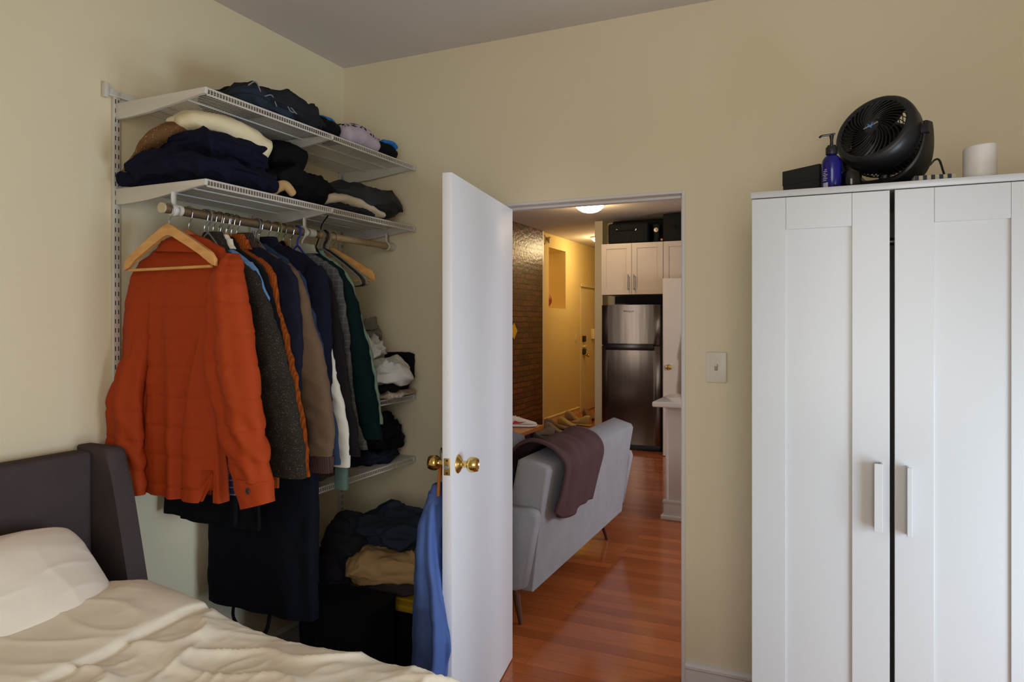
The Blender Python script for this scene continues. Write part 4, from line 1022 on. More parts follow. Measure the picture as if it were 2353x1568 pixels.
for dz in (-.0205, .0225):
    bm = NB(); lathe(bm, [(.0036, 0), (.0032, .0012), (.0001, .0012)], Matrix.Translation((DL+.0012, -.0172, kz+dz)) @ Matrix.Rotation(math.radians(90), 4, 'Y'), 14); obj('screw', bm, M_dark, door)
for z in (.25, 1.75):
    bm = NB(); cyl(bm, (-.004, -.040, z), (-.004, -.040, z+.09), .006, seg=12); obj('hinge', bm, M_trim, door)
# clothes hung on the far face of the door
dm = WM[door.name]
def dpt(x, y, z): return dm @ V((x, y, z))
hk = thing('door_hook', 'brass coat hook screwed to the far face of the bedroom door', 'hook', dpt(DL-.20, -.0346, 1.28), ang)
bm = NB(); tube(bm, smoothpath([(0, 0, .02), (0, -.02, .015), (0, -.045, -.005), (0, -.055, .015), (0, -.055, .03)], 4), .005, 8); obj('hook', bm, M_brass, hk)
# black jacket
def doorcloth(name, lab, cat, keys, m, seed, x0, fold=.008, wr=.006):
    p = dpt(x0, 0, 0); t = thing(name, lab, cat, p, ang)
    bm = NB(); loftH(bm, keys, drape(seed, fold, wr, 30), seg=90, e=2.4); o = obj('body', bm, m, t, angle=70); return t
doorcloth('hooded_jacket', 'black jacket hanging on the hidden side of the white door', 'jacket',
          [(1.26, 0, -.052, .02, .012), (1.16, 0, -.058, .05, .018), (1.05, 0, -.062, .085, .024), (.95, 0, -.064, .09, .026), (.75, 0, -.064, .09, .026), (.60, 0, -.06, .08, .022)], F_black, 103, DL-.20, wr=.003)
F_blue2 = fabric('chambray_blue_poplin', (76, 98, 154), var=.06, bump=.1, rough=.75)
sh = thing('dress_shirt', 'chambray blue dress shirt hanging behind the white door', 'shirt', dpt(DL-.045, -.098, 0), ang)
K = [(.935, -.03, .02, .03, .012), (.91, -.03, .018, .045, .020), (.87, -.025, .012, .06, .030), (.80, -.015, .006, .075, .040), (.70, 0, .0, .085, .046), (.55, .010, -.004, .092, .050), (.42, .016, -.006, .098, .054), (.36, .012, -.008, .094, .054), (.20, .0, -.014, .088, .056), (.03, -.005, -.016, .085, .056)]
def shd(p, a, t):
    s = math.sin(6*a+2.4*nz((p.x, p.y, p.z*.5), 5, 2)+t*1.5); r = .013*min(1, t*2)*s+.006*nz(p, 15, 4)+.006*max(0, ridge((p.x, p.y, p.z*.8), 9, 6))**3
    return math.cos(a)*r, math.sin(a)*r+min(.075, max(0, p.x-.02)*1.1)*math.exp(-((p.z-.42)/.25)**2)
bm = NB(); loftH(bm, K, shd, step=.006, seg=160, e=2.1); obj('body', bm, F_blue2, sh, angle=75)
bm = NB(); loftH(bm, [(.945, -.03, .02, .032, .016), (.92, -.03, .018, .046, .024), (.885, -.03, .016, .060, .034)], sleevew(107, .002), seg=60, step=.005); obj('collar', bm, F_blue2, sh, angle=75)
q = dpt(DL-.085, -.12, 1.0)
hg = thing('wooden_hanger', 'amber wooden hanger poking out of the blue shirt behind the door', 'hanger', dpt(DL-.085, -.070, 1.0), ang+.2)
bm = NB(); tube(bm, smoothpath([(-.05, 0, -.085), (-.045, 0, -.04), (-.02, 0, -.005), (0, 0, .003), (.03, 0, -.008), (.05, 0, -.04), (.06, 0, -.085)], 5), .0085, 12, sq=.7); obj('body', bm, M_hw2, hg)
bm = NB(); tube(bm, hookpath(-.06), .0018, 7); bm.transform(Matrix.Translation((0, 0, .05))); obj('hook', bm, M_chrome, hg)

# ================================================================ LIGHT SWITCH
t = thing('light_switch', 'white toggle light switch plate on the cream wall by the doorway', 'light switch', (XR(-.4185), -.0005, 1.335))
M_sw = plain('ivory_switch_plastic', (216, 208, 190), .35)
bm = NB(); box(bm, -.041, .041, -.006, 0, -.062, .062, .0035, 3); obj('plate', bm, M_sw, t)
bm = NB(); box(bm, -.0065, .0065, -.0075, -.005, -.013, .013, .0008); fr = obj('toggle_slot', bm, plain('switch_slot', (150, 142, 128), .5), t)
bm = NB(); box(bm, -.0045, .0045, -.017, -.006, 0, .010, .0015, M=Matrix.Rotation(math.radians(-20), 4, 'X')); obj('toggle', bm, M_sw, t)
for z in (-.031, .031):
    bm = NB(); lathe(bm, [(.0032, 0), (.0028, .0012), (.0001, .0013)], Matrix.Translation((0, -.006, z)) @ Matrix.Rotation(math.radians(90), 4, 'X'), 12); obj('screw', bm, M_sw, t)

# ================================================================ WARDROBE
M_ward = plain('white_foil_wardrobe', (190, 190, 189), .27, var=.01, bump=.03, scale=3, bscale=60)
M_inner = plain('wardrobe_inside', (60, 60, 66), .8)
WY = YR(2.334); WL = 2.059; WH = 1.93; WW = 1.175; WD = .50
wr_ = thing('wardrobe', 'tall white three door wardrobe against the far wall', 'wardrobe', (WL+WW/2, WY+WD/2, 0))
bm = NB(); Y0 = WY+.021; Y1 = WY+WD
box(bm, WL, WL+.018, Y0, Y1, 0, WH-.02); box(bm, WL+WW-.018, WL+WW, Y0, Y1, 0, WH-.02); box(bm, WL+.018, WL+WW-.018, Y0, Y1, .06, .078)
box(bm, WL+.018, WL+WW-.018, Y1-.006, Y1, .078, WH-.02); box(bm, WL+.018, WL+WW-.018, Y0+.02, Y0+.035, 0, .06)
box(bm, WL+.72, WL+.738, Y0+.03, Y1-.006, .078, WH-.02)
obj('carcass', bm, M_ward, wr_, world=True, smooth=False)
bm = NB(); box(bm, WL-.002, WL+WW+.002, WY-.004, Y1, WH-.0195, WH, .0015); obj('top_panel', bm, M_ward, wr_, world=True)
bm = NB(); cyl(bm, (WL+.02, Y0+.22, 1.78), (WL+.718, Y0+.22, 1.78), .012); obj('hanging_rail', bm, M_chrome, wr_, world=True)
for k, (x0, x1, hx) in enumerate(((WL+.001, 2.4455, 'r'), (2.4585, 2.842, 'l'), (2.846, WL+WW-.001, 'l'))):
    z0, z1 = .065, WH-.0225; bm = NB(); s = .100
    box(bm, x0, x0+s, WY, WY+.018, z0, z1, .0009); box(bm, x1-s, x1, WY, WY+.018, z0, z1, .0009)
    box(bm, x0+s+.0004, x1-s-.0004, WY, WY+.018, z0, z0+s, .0009); box(bm, x0+s+.0004, x1-s-.0004, WY, WY+.018, z1-s, z1, .0009)
    box(bm, x0+s, x1-s, WY+.0075, WY+.016, z0+s, z1-s)
    d = obj('door', bm, M_ward, wr_, world=True, smooth=False)
    bm = NB()
    if k == 0: hx0 = 2.4035; box(bm, hx0+.0165, hx0+.022, WY-.030, WY, .905, 1.105, .0006); box(bm, hx0, hx0+.022, WY-.032, WY-.0265, .905, 1.105, .0006)
    elif k == 1: hx0 = 2.488; box(bm, hx0, hx0+.0055, WY-.030, WY, .900, 1.100, .0006); box(bm, hx0, hx0+.0125, WY-.032, WY-.0265, .900, 1.100, .0006)
    else: hx0 = 2.87; box(bm, hx0, hx0+.0055, WY-.030, WY, .90, 1.10, .0006); box(bm, hx0, hx0+.0125, WY-.032, WY-.0265, .90, 1.10, .0006)
    hb = bm; o = obj('handle', hb, M_ward, None, smooth=False)
    o.parent = d; WM[o.name] = WM[wr_.name]
    for v in o.data.vertices: v.co = WM[wr_.name].inverted() @ v.co
# things on top of the wardrobe
ZW = WH+.0005
M_bbox = plain('matt_black_card', (24, 23, 22), .7, var=.1)
c0 = V((XR(-.03), YR(2.462), 0)); c1 = V((XR(-.144), YR(2.545), 0)); bd = (c1-c0); ba = math.atan2(bd.y, bd.x)
t = thing('cardboard_box', 'small matt black box on top of the wardrobe', 'box', (c0.x, c0.y, ZW), ba)
bm = NB(); box(bm, 0, bd.length, -.10, 0, 0, .082, .0015); obj('box_base', bm, M_bbox, t)
bm = NB(); box(bm, -.0015, bd.length+.0015, -.1015, .0015, .050, .0995, .0015); obj('box_lid', bm, M_bbox, t)
# pump bottle
M_cob = newmat('cobalt_blue_plastic', (14, 14, 118), .18); M_cob.node_tree.nodes['Principled BSDF'].inputs['Transmission Weight'].default_value = .25
M_blk = plain('satin_black_plastic', (20, 20, 22), .4, var=.05)
pb = thing('pump_bottle', 'cobalt blue bottle with black pump on the wardrobe', 'bottle', (XR(.006), YR(2.372), ZW), math.radians(24))
bm = NB(); lathe(bm, [(.026, 0), (.0285, .003), (.0285, .075), (.0265, .088), (.020, .098), (.0125, .104), (.0125, .110)], seg=40); obj('bottle', bm, M_cob, pb)
bm = NB(); lathe(bm, [(.0168, .106), (.0172, .109), (.0172, .126), (.0155, .1285), (.0125, .129), (.0125, .133), (.0105, .134), (.0048, .1345), (.0045, .150), (.0065, .162), (.0068, .166), (.0001, .166)], seg=36); obj('cap', bm, M_blk, pb)
bm = NB(); tube(bm, smoothpath([(.012, 0, .170), (0, 0, .1675), (-.02, 0, .165), (-.031, 0, .1635), (-.036, 0, .160)], 4), [.004]*16+[.0026], 8, sq=1.3) if False else tube(bm, smoothpath([(.010, 0, .1695), (0, 0, .1675), (-.02, 0, .1645), (-.032, 0, .1625), (-.0365, 0, .158)], 4), .0032, 8, sq=1.4); obj('nozzle', bm, M_blk, pb)
M_lab = plain('silver_label', (168, 170, 186), .4)
bm = NB()
def curved_label(r, a0, a1, z0, z1):
    n = 10; lo = []; hi = []
    for i in range(n+1):
        a = a0+(a1-a0)*i/n; lo.append(bm.verts.new((r*math.cos(a), r*math.sin(a), z0))); hi.append(bm.verts.new((r*math.cos(a), r*math.sin(a), z1)))
    for i in range(n): bm.faces.new((lo[i], lo[i+1], hi[i+1], hi[i]))
A = math.radians(-152)
curved_label(.0289, A-.28, A+.30, .002, .016)
for k, (w0, w1) in enumerate(((-.28, .12), (-.28, .22), (-.20, .1), (-.28, .26), (-.25, .05), (-.22, .2), (-.1, .16))):
    curved_label(.0289, A+w0, A+w1, .022+.0055*k, .0245+.0055*k)
obj('label_print', bm, M_lab, pb)
# fan
M_fan = plain('charcoal_fan_plastic', (22, 22, 25), .42, var=.05, bump=.04, bscale=200)
M_fan2 = plain('black_fan_grille', (17, 17, 19), .45)
FP = V((XR(.150), YR(2.49), ZW))
fan = thing('desk_fan', 'black air circulator fan tilted up on top of the wardrobe', 'fan', FP, 0)
# head axis (towards the room): leftwards, up and out
ax_h = math.radians(24.4+30)                           # pan of the fan, to the left of straight out
f0 = V((-math.sin(ax_h-math.radians(24.4)), -math.cos(ax_h-math.radians(24.4)), 0))
pan = Matrix.Rotation(math.atan2(f0.y, f0.x)+PI/2, 4, 'Z')      # local -y -> f0
HC_ = V((0, .0, .168)); R0 = .122
T_ = Matrix.Translation(HC_) @ pan @ Matrix.Rotation(math.radians(-24), 4, 'X') @ Matrix.Rotation(math.radians(90), 4, 'X')   # local z -> facing
Tm = T_
bm = NB(); lathe(bm, [(R0*.80, .060), (R0*.86, .064), (R0*.93, .062), (R0*.985, .052), (R0*1.0, .035), (R0*.99, .0), (R0*.945, -.022), (R0*.93, -.023), (R0*.93, -.016), (R0*.90, .03), (R0*.82, .052)], Tm, 72, caps=False)
bm.faces.new; obj('shell', bm, M_fan, fan, angle=50)
bm = NB()
for k in range(34):
    a0 = 2*PI*k/34; pts = []
    for i in range(13):
        u = i/12; r = R0*(.185+.655*u); a = a0-1.05*u**.75+.0
        pts.append(Tm @ V((r*math.cos(a), r*math.sin(a), .060-.012*math.sin(PI*u)*0+.010*(1-u)**.8)))
    tube(bm, pts, .00135, 6, sq=2.4)
obj('front_grille', bm, M_fan2, fan)
bm = NB(); lathe(bm, [(.0001, .074), (R0*.12, .0738), (R0*.19, .071), (R0*.205, .066), (R0*.2, .058)], Tm, 36); hubo = obj('hub', bm, M_fan, fan)
# back grille
bm = NB()
for k in range(56):
    a = 2*PI*k/56; tube(bm, [Tm @ V((R0*r*math.cos(a+tw), R0*r*math.sin(a+tw), z)) for r, z, tw in ((.95, -.018, 0), (.93, -.045, .02), (.80, -.072, .06), (.45, -.088, .15), (.2, -.09, .2))], .0015, 5)
lathe(bm, [(.0001, -.105), (R0*.50, -.102), (R0*.66, -.09), (R0*.62, -.03), (R0*.44, -.012), (.0001, -.012)], Tm, 30)
obj('rear_grille', bm, M_fan2, fan)
bm = NB()
for k in range(5):
    a0 = 2*PI*k/5
    g = []
    for i in range(9):
        r = R0*(.2+.66*i/8); row = []
        for j in range(9):
            a = a0+(-.62+1.24*j/8)*(1-.15*i/8)+.25*i/8; row.append(bm.verts.new(Tm @ V((r*math.cos(a), r*math.sin(a), .012-.034*(j/8)+.006*math.sin(PI*j/8)))))
        g.append(row)
    for r0, r1 in zip(g, g[1:]):
        for j in range(8): bm.faces.new((r0[j], r0[j+1], r1[j+1], r1[j]))
lathe(bm, [(.0001, .03), (R0*.22, .028), (R0*.24, -.01)], Tm, 24)
bl = obj('blades', bm, M_fan2, fan); sm = bl.modifiers.new('t', 'SOLIDIFY'); sm.thickness = .0018
# logo
M_lw = plain('logo_white', (196, 198, 202), .5); M_lb = plain('logo_blue', (42, 128, 196), .5)
LG = Tm @ Matrix.Translation((0, 0, .0742)) @ Matrix.Rotation(math.radians(22), 4, 'Z')
bm = NB(); prism(bm, [(-.0085, .0085), (-.0030, .0085), (.0008, -.001), (.0035, .0045), (.0105, .0085), (.0065, .0085), (.0012, -.0105), (-.001, -.0105)][:0] or [(-.0095, .009), (-.0045, .009), (-.0002, -.001), (.0025, .0045), (.0045, .009), (.0110, .009), (.0055, .004), (.0015, -.0105), (-.0015, -.0105)], .0004, LG); obj('logo_mark', bm, M_lb, hubo, False)
text('logo_lettering', 'VORNADO', .0078, M_lw, hubo, LG @ Matrix.Translation((0, -.001, .0006)) @ Matrix.Diagonal((1.15, 1, 1, 1)))
# yoke and foot
pv = (pan @ V((1, 0, 0))).to_3d() if False else (pan.to_3x3() @ V((1, 0, 0)))
bm = NB(); Ry = R0*1.055; ringp = []
for i in range(33):
    a = math.radians(8+(-196)*i/32)
    ca, sa = math.cos(a), math.sin(a); ringp.append((math.copysign(abs(ca)**.72, ca)*Ry, math.copysign(abs(sa)**.85, sa)*(Ry+.014)))
secs = []
for i, (u, z) in enumerate(ringp):
    t_ = abs(i-16)/16; wdt = .024+.034*min(1, (1-t_)*1.6); thk = .006+.008*(1-t_)
    c = HC_+pv*u+V((0, 0, z)); rad = (pv*u+V((0, 0, z))).normalized(); wv = pan.to_3x3() @ V((0, 1, 0))
    secs.append(ring(bm, c+wv*.022, wv, rad, wdt, thk, 14, 3))
for a, b in zip(secs, secs[1:]): bridge(bm, a, b)
cap(bm, secs[0], True); cap(bm, secs[-1]); obj('yoke', bm, M_fan, fan)
bm = NB(); FM = pan
lathe(bm, [(.001, 0), (.088, 0), (.096, .004), (.092, .012), (.06, .024), (.03, .032), (.001, .034)], Matrix.Translation((0, 0, 0)) @ FM @ Matrix.Translation((0, .015, 0)) @ Matrix.Diagonal((1.02, .95, 1, 1)), 48); obj('foot', bm, M_fan, fan)
for s in (-1, 1):
    cpt = HC_+pv*(s*(Ry+.006)); bm = NB(); cyl(bm, cpt-pv*s*.012, cpt+pv*s*.008, .017, .014, 24); obj('pivot_knob', bm, M_fan, fan)
bm = NB(); cyl(bm, HC_+V((.008, .0, -.150)), HC_+V((.008, .0, -.118)), .016, .017, 20); obj('switch_dial', bm, M_fan2, fan)
t_ = smoothpath([(.115, .03, .060), (.135, .02, .078), (.147, .015, .090), (.158, .012, .086), (.168, .01, .050), (.180, .03, .020), (.19, .07, .004), (.20, .12, .004)], 5)
bm = NB(); tube(bm, t_, .0032, 8); obj('power_cord', bm, M_blk, fan)
t = thing('charger_box', 'small glossy black puck between the pump bottle and the fan', 'box', (XR(.060), YR(2.40), ZW), .4)
bm = NB(); lathe(bm, [(.028, 0), (.031, .004), (.031, .044), (.027, .052), (.0001, .053)], seg=36); obj('body', bm, plain('glossy_black', (14, 14, 18), .12), t)
# striped box and candle
F_nav = plain('navy_card', (30, 42, 66), .6); F_bei = plain('beige_card', (196, 186, 160), .6)
t = thing('striped_box', 'low navy and cream striped box lying between fan and white candle', 'box', (XR(.285), YR(2.46), ZW), .10)
bm = NB(); box(bm, -.054, .054, -.03, .05, 0, .030, .001); obj('box_base', bm, F_bei, t)
bm = NB()
for k in range(5): x = -.0535+.0215*k; box(bm, x, x+.0105, -.0306, .0506, -.0, .0306)
obj('stripe_print', bm, F_nav, t, smooth=False)
t = thing('pillar_candle', 'white candle tumbler standing at the right on the wardrobe', 'candle', (XR(.402), YR(2.44), ZW))
M_cand = plain('white_wax_ceramic', (222, 218, 214), .45, var=.01)
bm = NB(); lathe(bm, [(.040, 0), (.0425, .004), (.0428, .098), (.0405, .104), (.039, .1), (.0385, .07), (.0001, .069)], seg=48)
for v in bm.verts:
    if v.co.z > .05: v.co.z += v.co.x*.09
obj('tumbler', bm, M_cand, t)
# ================================================================ LIVING ROOM beyond the doorway
F_sofa = fabric('grey_sofa_linen', (150, 150, 156), var=.16, scale=.5, bump=.5)
F_seat = fabric('grey_sofa_cushion', (142, 140, 142), var=.12, scale=.6)
M_wal = wood('dark_walnut_leg', (76, 36, 20), (104, 54, 32), (30, 30, 4), .35)
sofa = thing('sofa', 'light grey upholstered sofa seen from behind through the doorway', 'sofa', (XR(-1.8), YR(4.0), 0))
y0, y1 = 3.20, 4.87
bm = NB(); pr = [(XR(-1.40), .175), (XR(-1.345), .175), (XR(-1.30), .56), (XR(-1.262), .775), (XR(-1.275), .80), (XR(-1.40), .838), (XR(-1.425), .825), (XR(-1.50), .42), (XR(-1.52), .20)]
prism(bm, pr, YR(y1)-YR(y0), XZ(YR(y1)), .018); obj('backrest', bm, F_sofa, sofa, world=True, angle=55)
def arm(ya, yb):
    bm = NB(); pr = [(XR(-2.10), .22), (XR(-1.40), .20), (XR(-1.352), .22), (XR(-1.285), .56), (XR(-1.295), .595), (XR(-1.33), .605), (XR(-2.17), .60), (XR(-2.19), .58)]
    prism(bm, pr, yb-ya, XZ(yb), .02); return obj('armrest', bm, F_sofa, sofa, world=True, angle=55)
arm(YR(y0-.085), YR(y0-.002)); arm(YR(y1+.002), YR(y1+.085))
bm = NB(); box(bm, XR(-2.14), XR(-1.38), YR(y0), YR(y1), .18, .33, .02, 3); obj('seat_frame', bm, F_sofa, sofa, world=True)
for k in range(2):
    a = y0+.01+k*(y1-y0)/2; b = a+(y1-y0)/2-.02
    bm = NB(); box(bm, XR(-2.17), XR(-1.53), YR(a), YR(b), .332, .46, .035, 4); obj('seat_cushion', bm, F_seat, sofa, world=True)
for x in (-2.02, -1.46):
    for y in (y0+.05, y1-.18):
        bm = NB(); dx = .035 if x > -1.8 else -.035
        cyl(bm, (XR(x+dx*1.4), YR(y+(.03 if y > 4 else -.03)), 0), (XR(x), YR(y), .19), .011, .024, 16); obj('leg', bm, M_wal, sofa, world=True)
# scatter cushion behind the blanket, on the seat side
bm = NB(); lump(bm, (0, 0, 0), (.20, .46, .44), 0, 120, e1=.7, layers=0, amp=.006, crease=.006); o = obj('cushion', bm, fabric('slate_cushion', (110, 108, 112)), None, angle=80); o.location = (XR(-1.66), YR(3.55), .462)
tag(o, 'dark grey scatter cushion on the sofa seat behind the throw', 'cushion')
# throw
F_throw = fabric('plum_brown_fleece', (86, 64, 66), var=.1, rough=.9)
bm = NB(); path = smoothpath([(-1.60, .50), (-1.545, .68), (-1.49, .80), (-1.43, .862), (-1.36, .862), (-1.285, .834), (-1.236, .78), (-1.262, .66), (-1.280, .56), (-1.292, .475)] and [V((a, 0, b)) for a, b in [(-1.60, .50), (-1.56, .68), (-1.49, .82), (-1.42, .866), (-1.35, .862), (-1.275, .832), (-1.238, .775), (-1.250, .67), (-1.270, .56), (-1.288, .475)]], 7)
N = len(path); W = 64; g = []
for i, p in enumerate(path):
    u = i/(N-1); t_ = (path[min(i+1, N-1)]-path[max(i-1, 0)]).normalized(); n = V((t_.z, 0, -t_.x)) * -1
    row = []
    ya, yb = 3.34-.05*u, 4.05-.06*u
    for j in range(W+1):
        s = j/W; yy = ya+(yb-ya)*s
        fold = .008*math.sin(s*13+2.2*u+1.5*nz((u, s, 0), 2.5, 3))+.005*math.sin(s*31+1+3*u+2*nz((u, s, 0), 4, 7))
        thick = .030*(math.exp(-((s-.06)/.10)**2))
        d = max(-.002, fold+.010+thick+.006*nz((u*2, s*3, 0), 3, 5))
        drop = 0
        q = V((XR(p.x), YR(yy), p.z)) - n*-d
        if u > .6: k = (u-.6)/.4; q.z += k*(.09*max(0, 1-s/.32)**2)+k*.01*math.sin(s*9)
        row.append(bm.verts.new(q))
    g.append(row)
for r0, r1 in zip(g, g[1:]):
    for j in range(W): bm.faces.new((r0[j], r0[j+1], r1[j+1], r1[j]))
o = obj('throw_blanket', bm, F_throw, None, origin=(XR(-1.4), YR(3.7), .6), angle=180); sm = o.modifiers.new('t', 'SOLIDIFY'); sm.thickness = .012; sm.offset = -1 
tag(o, 'plum brown fleece throw draped over the back of the grey sofa', 'blanket')
# coffee table and its shoes
M_tab = wood('honey_oak', (162, 98, 44), (186, 120, 60), (30, 3, 30), .35)
tb = thing('bench_table', 'low honey wood table with black legs beyond the sofa', 'table', (XR(-3.1), YR(6.1), 0))
bm = NB(); box(bm, XR(-3.55), XR(-2.69), YR(5.3), YR(6.72), .415, .455, .004); obj('table_top', bm, M_tab, tb, world=True)
for x in (-3.5, -2.76):
    for y in (5.37, 6.60):
        bm = NB(); box(bm, XR(x)-.02, XR(x)+.02, YR(y)-.02, YR(y)+.02, 0, .414, .003); obj('leg', bm, M_blk, tb, world=True)
def shoe(loc, rot, c_up, c_sole, lab, c_acc=None, s=1.0, high=.0, cat='shoe'):
    t = thing('shoe', lab, cat, loc, rot, None); mu = plain('shoe_upper_%d_%d_%d' % c_up, c_up, .7, var=.1); ms = plain('shoe_sole_%d_%d_%d' % c_sole, c_sole, .6)
    L = .29*s
    def sec(keys, m, nm):
        bm = NB(); rs = []
        for x, w, z0, z1, zc in keys:
            r = []
            for q in range(20):
                a = 2*PI*q/20; r.append(bm.verts.new(((x)*s, w*s*math.copysign(abs(math.cos(a))**.8, math.cos(a)), (z0+(z1-z0)*(.5+.5*math.copysign(abs(math.sin(a))**.75, math.sin(a))))*s)))
            rs.append(r)
        for a, b in zip(rs, rs[1:]): bridge(bm, a, b)
        cap(bm, rs[0], True); cap(bm, rs[-1]); obj(nm, bm, m, t)
    sec([(-.145, .012, .002, .02, 0), (-.14, .030, 0, .026, 0), (-.10, .036, 0, .026, 0), (0, .036, 0, .022, 0), (.07, .046, 0, .022, 0), (.12, .040, .002, .024, 0), (.142, .024, .006, .026, 0), (.15, .006, .012, .026, 0)], ms, 'sole')
    h = high
    sec([(-.142, .010, .022, .06, 0), (-.138, .026, .02, .085+h, 0), (-.11, .034, .02, .098+h, 0), (-.06, .034, .02, .092+h, 0), (-.02, .035, .02, .085+h*.4, 0), (.03, .040, .02, .070, 0), (.08, .043, .02, .055, 0), (.12, .036, .02, .045, 0), (.142, .020, .022, .036, 0)], mu, 'upper')
    bm = NB()
    for k in range(4):
        x = -.012+.022*k; zt = (.088-.010*k)*s
        tube(bm, [(x*s, -.022*s, zt-.010*s), (x*s, 0, zt+.002), (x*s+.006, .022*s, zt-.010*s)], .0028*s, 6)
    obj('laces', bm, plain('laces_%d_%d_%d' % c_sole, c_sole, .8), t)
    if c_acc:
        bm = NB(); ma = plain('accent_%d_%d_%d' % c_acc, c_acc, .6)
        for sd in (-1, 1): prism(bm, [(-.07*s, .03*s), (.0, .035*s), (.05*s, .05*s), (-.01*s, .047*s), (-.05*s, .06*s)], .003, Matrix.Translation((0, sd*.040*s+.0015, 0)) @ Matrix.Rotation(math.radians(90), 4, 'X'))
        obj('side_stripe', bm, ma, t, False)
    return t
zt = .4555
shoe((XR(-2.855), YR(6.50), zt), math.radians(22), (206, 200, 190), (214, 214, 214), 'white running shoe with red accent on the wooden table, nearer one', (180, 30, 34), 1.15)
shoe((XR(-2.95), YR(6.62), zt), math.radians(18), (196, 190, 178), (210, 208, 204), 'white running shoe with dark accent on the wooden table, farther one', (50, 60, 70), 1.05)
shoe((XR(-3.12), YR(6.55), zt+.0), math.radians(40), (200, 190, 180), (206, 204, 200), 'white running shoe tilted on the wooden table behind the pair', (40, 50, 60), 1.0)
fl_ = [((-3.33, 8.15), 15, (26, 26, 30), (150, 140, 130), 'black sneaker with a red side stripe on the hall floor', (170, 40, 40), .02), ((-3.45, 8.55), -160, (110, 92, 76), (60, 54, 50), 'grey brown sneaker just behind the black one on the floor', None, .02),
       ((-3.34, 8.78), -10, (128, 112, 90), (190, 150, 100), 'olive tan hiking shoe on the hall floor', None, .04), ((-3.46, 9.12), 25, (120, 100, 76), (44, 38, 34), 'dark soled hiking boot next to the tan one', None, .05),
       ((-3.44, 9.50), -25, (176, 150, 96), (210, 190, 140), 'beige trainer in the middle of the shoe row', None, .02), ((-3.32, 9.78), 160, (190, 164, 104), (216, 196, 140), 'cream trainer standing out from the shoe row', None, .03),
       ((-3.50, 10.0), -20, (150, 124, 84), (180, 150, 100), 'tan shoe leaning to the baseboard', None, .04), ((-3.42, 10.42), -50, (116, 84, 56), (60, 40, 28), 'brown leather shoe at the far end of the shoe row', None, .03)]
for (x, y), r, cu_, cs, lab, ac, h in fl_:
    shoe((XR(x), YR(y), .0005), math.radians(r), cu_, cs, lab, ac, 1.22, h)
# yellow sign on the brick wall
t = thing('wall_sign', 'yellow diamond sign with dark edge on the brick wall, mostly hidden by the door', 'sign', (XR(-3.74), YR(8.29), 1.40))
def ngon(r, n, st=0): return [(r*math.cos(2*PI*i/n+st), r*math.sin(2*PI*i/n+st)) for i in range(n)]
bm = NB(); prism(bm, ngon(.125, 4), .006, YZ(0.0)); obj('edge', bm, M_blk, t, False)
bm = NB(); prism(bm, ngon(.110, 4), .003, YZ(.006)); obj('face', bm, plain('sign_yellow', (216, 160, 30), .5), t, False)
# cable ring at the top of the hall wall
bm = NB(); c = V((0, 0, 0)); tube(bm, [(0, .045*math.cos(a/20*2*PI), .07*math.sin(a/20*2*PI)) for a in range(20)], .006, 6, closed=True)
tube(bm, smoothpath([(0, .08, .05), (.01, .10, .0), (.0, .13, .04), (.01, .15, -.03), (0, .18, .04), (0, .24, .06)], 4), .009, 6)
o = obj('coiled_cable', bm, plain('old_paint_cable', (150, 128, 90), .6)); o.location = (NX+.012, YR(9.50), 2.72); tag(o, 'small coil of painted cable near the ceiling of the hall wall', 'cable')
# niche ball
bm = NB(); bmesh.ops.create_uvsphere(bm, u_segments=40, v_segments=24, radius=.12)
t = thing('basketball', 'red orange ball resting in the wall niche', 'ball', (NX-.145, YR(9.87), nz0+.1205))
obj('ball', bm, plain('ball_rubber', (170, 58, 34), .6, bump=.4, bscale=300), t)
bm = NB()
for axis in range(3):
    pts = []
    for a in range(40):
        c_, s_ = .1205*math.cos(a/40*2*PI), .1205*math.sin(a/40*2*PI); pts.append([(c_, s_, 0), (c_, 0, s_), (0, c_, s_)][axis])
    tube(bm, pts, .0018, 5, closed=True)
obj('seams', bm, M_blk, t)
# hall front door, lock furniture
M_dc = plain('cream_door_paint', (220, 198, 140), .45, var=.02)
d2 = NB(); box(d2, NX+.001, NX+.010, YR(11.18), YR(12.05), .01, 2.08, .003); box(d2, NX+.001, NX+.012, YR(11.12), YR(11.17), 0, 2.15, .003); box(d2, NX+.001, NX+.012, YR(12.07), YR(12.12), 0, 2.15, .003); box(d2, NX+.001, NX+.03, YR(11.12), YR(12.12), 2.11, 2.15, .003)
dd = obj('door_2', d2, M_dc, None, origin=(NX, YR(11.6), 0), smooth=False); dd['kind'] = 'structure'; WM[dd.name] = Matrix.Translation(dd.location)
bm = NB(); lathe(bm, [(.03, -.02), (.03, .005), (.012, .012), (.012, .035), (.026, .045), (.03, .06), (.022, .075), (.0001, .078)], Matrix.Translation((NX+.03, YR(11.30), .95)) @ Matrix.Rotation(PI/2, 4, 'Y'), 24); obj('door_knob', bm, M_brass, dd, world=True)
for z, s in ((1.235, .05), (1.02, .045)):
    bm = NB(); box(bm, NX+.009, NX+.05, YR(11.22), YR(11.32), z-s, z+s, .006); obj('deadbolt', bm, M_dark, dd, world=True)
bm = NB(); box(bm, NX+.009, NX+.055, YR(11.24), YR(11.36), 1.09, 1.125, .006); obj('door_chain', bm, M_dc, dd, world=True)
bm = NB(); box(bm, NX+.009, NX+.07, YR(11.70), YR(11.84), 1.22, 1.40, .006); obj('door_chime', bm, M_dc, dd, world=True)
t = thing('light_switch', 'cream switch plate on the yellow hall wall left of the front door', 'light switch', (NX+.001, YR(10.92), 1.25))
bm = NB(); box(bm, 0, .008, -.04, .04, -.062, .062, .003); obj('plate', bm, M_dc, t)
bm = NB(); box(bm, .008, .018, -.005, .005, -.012, .012, .001); obj('toggle', bm, M_dc, t)
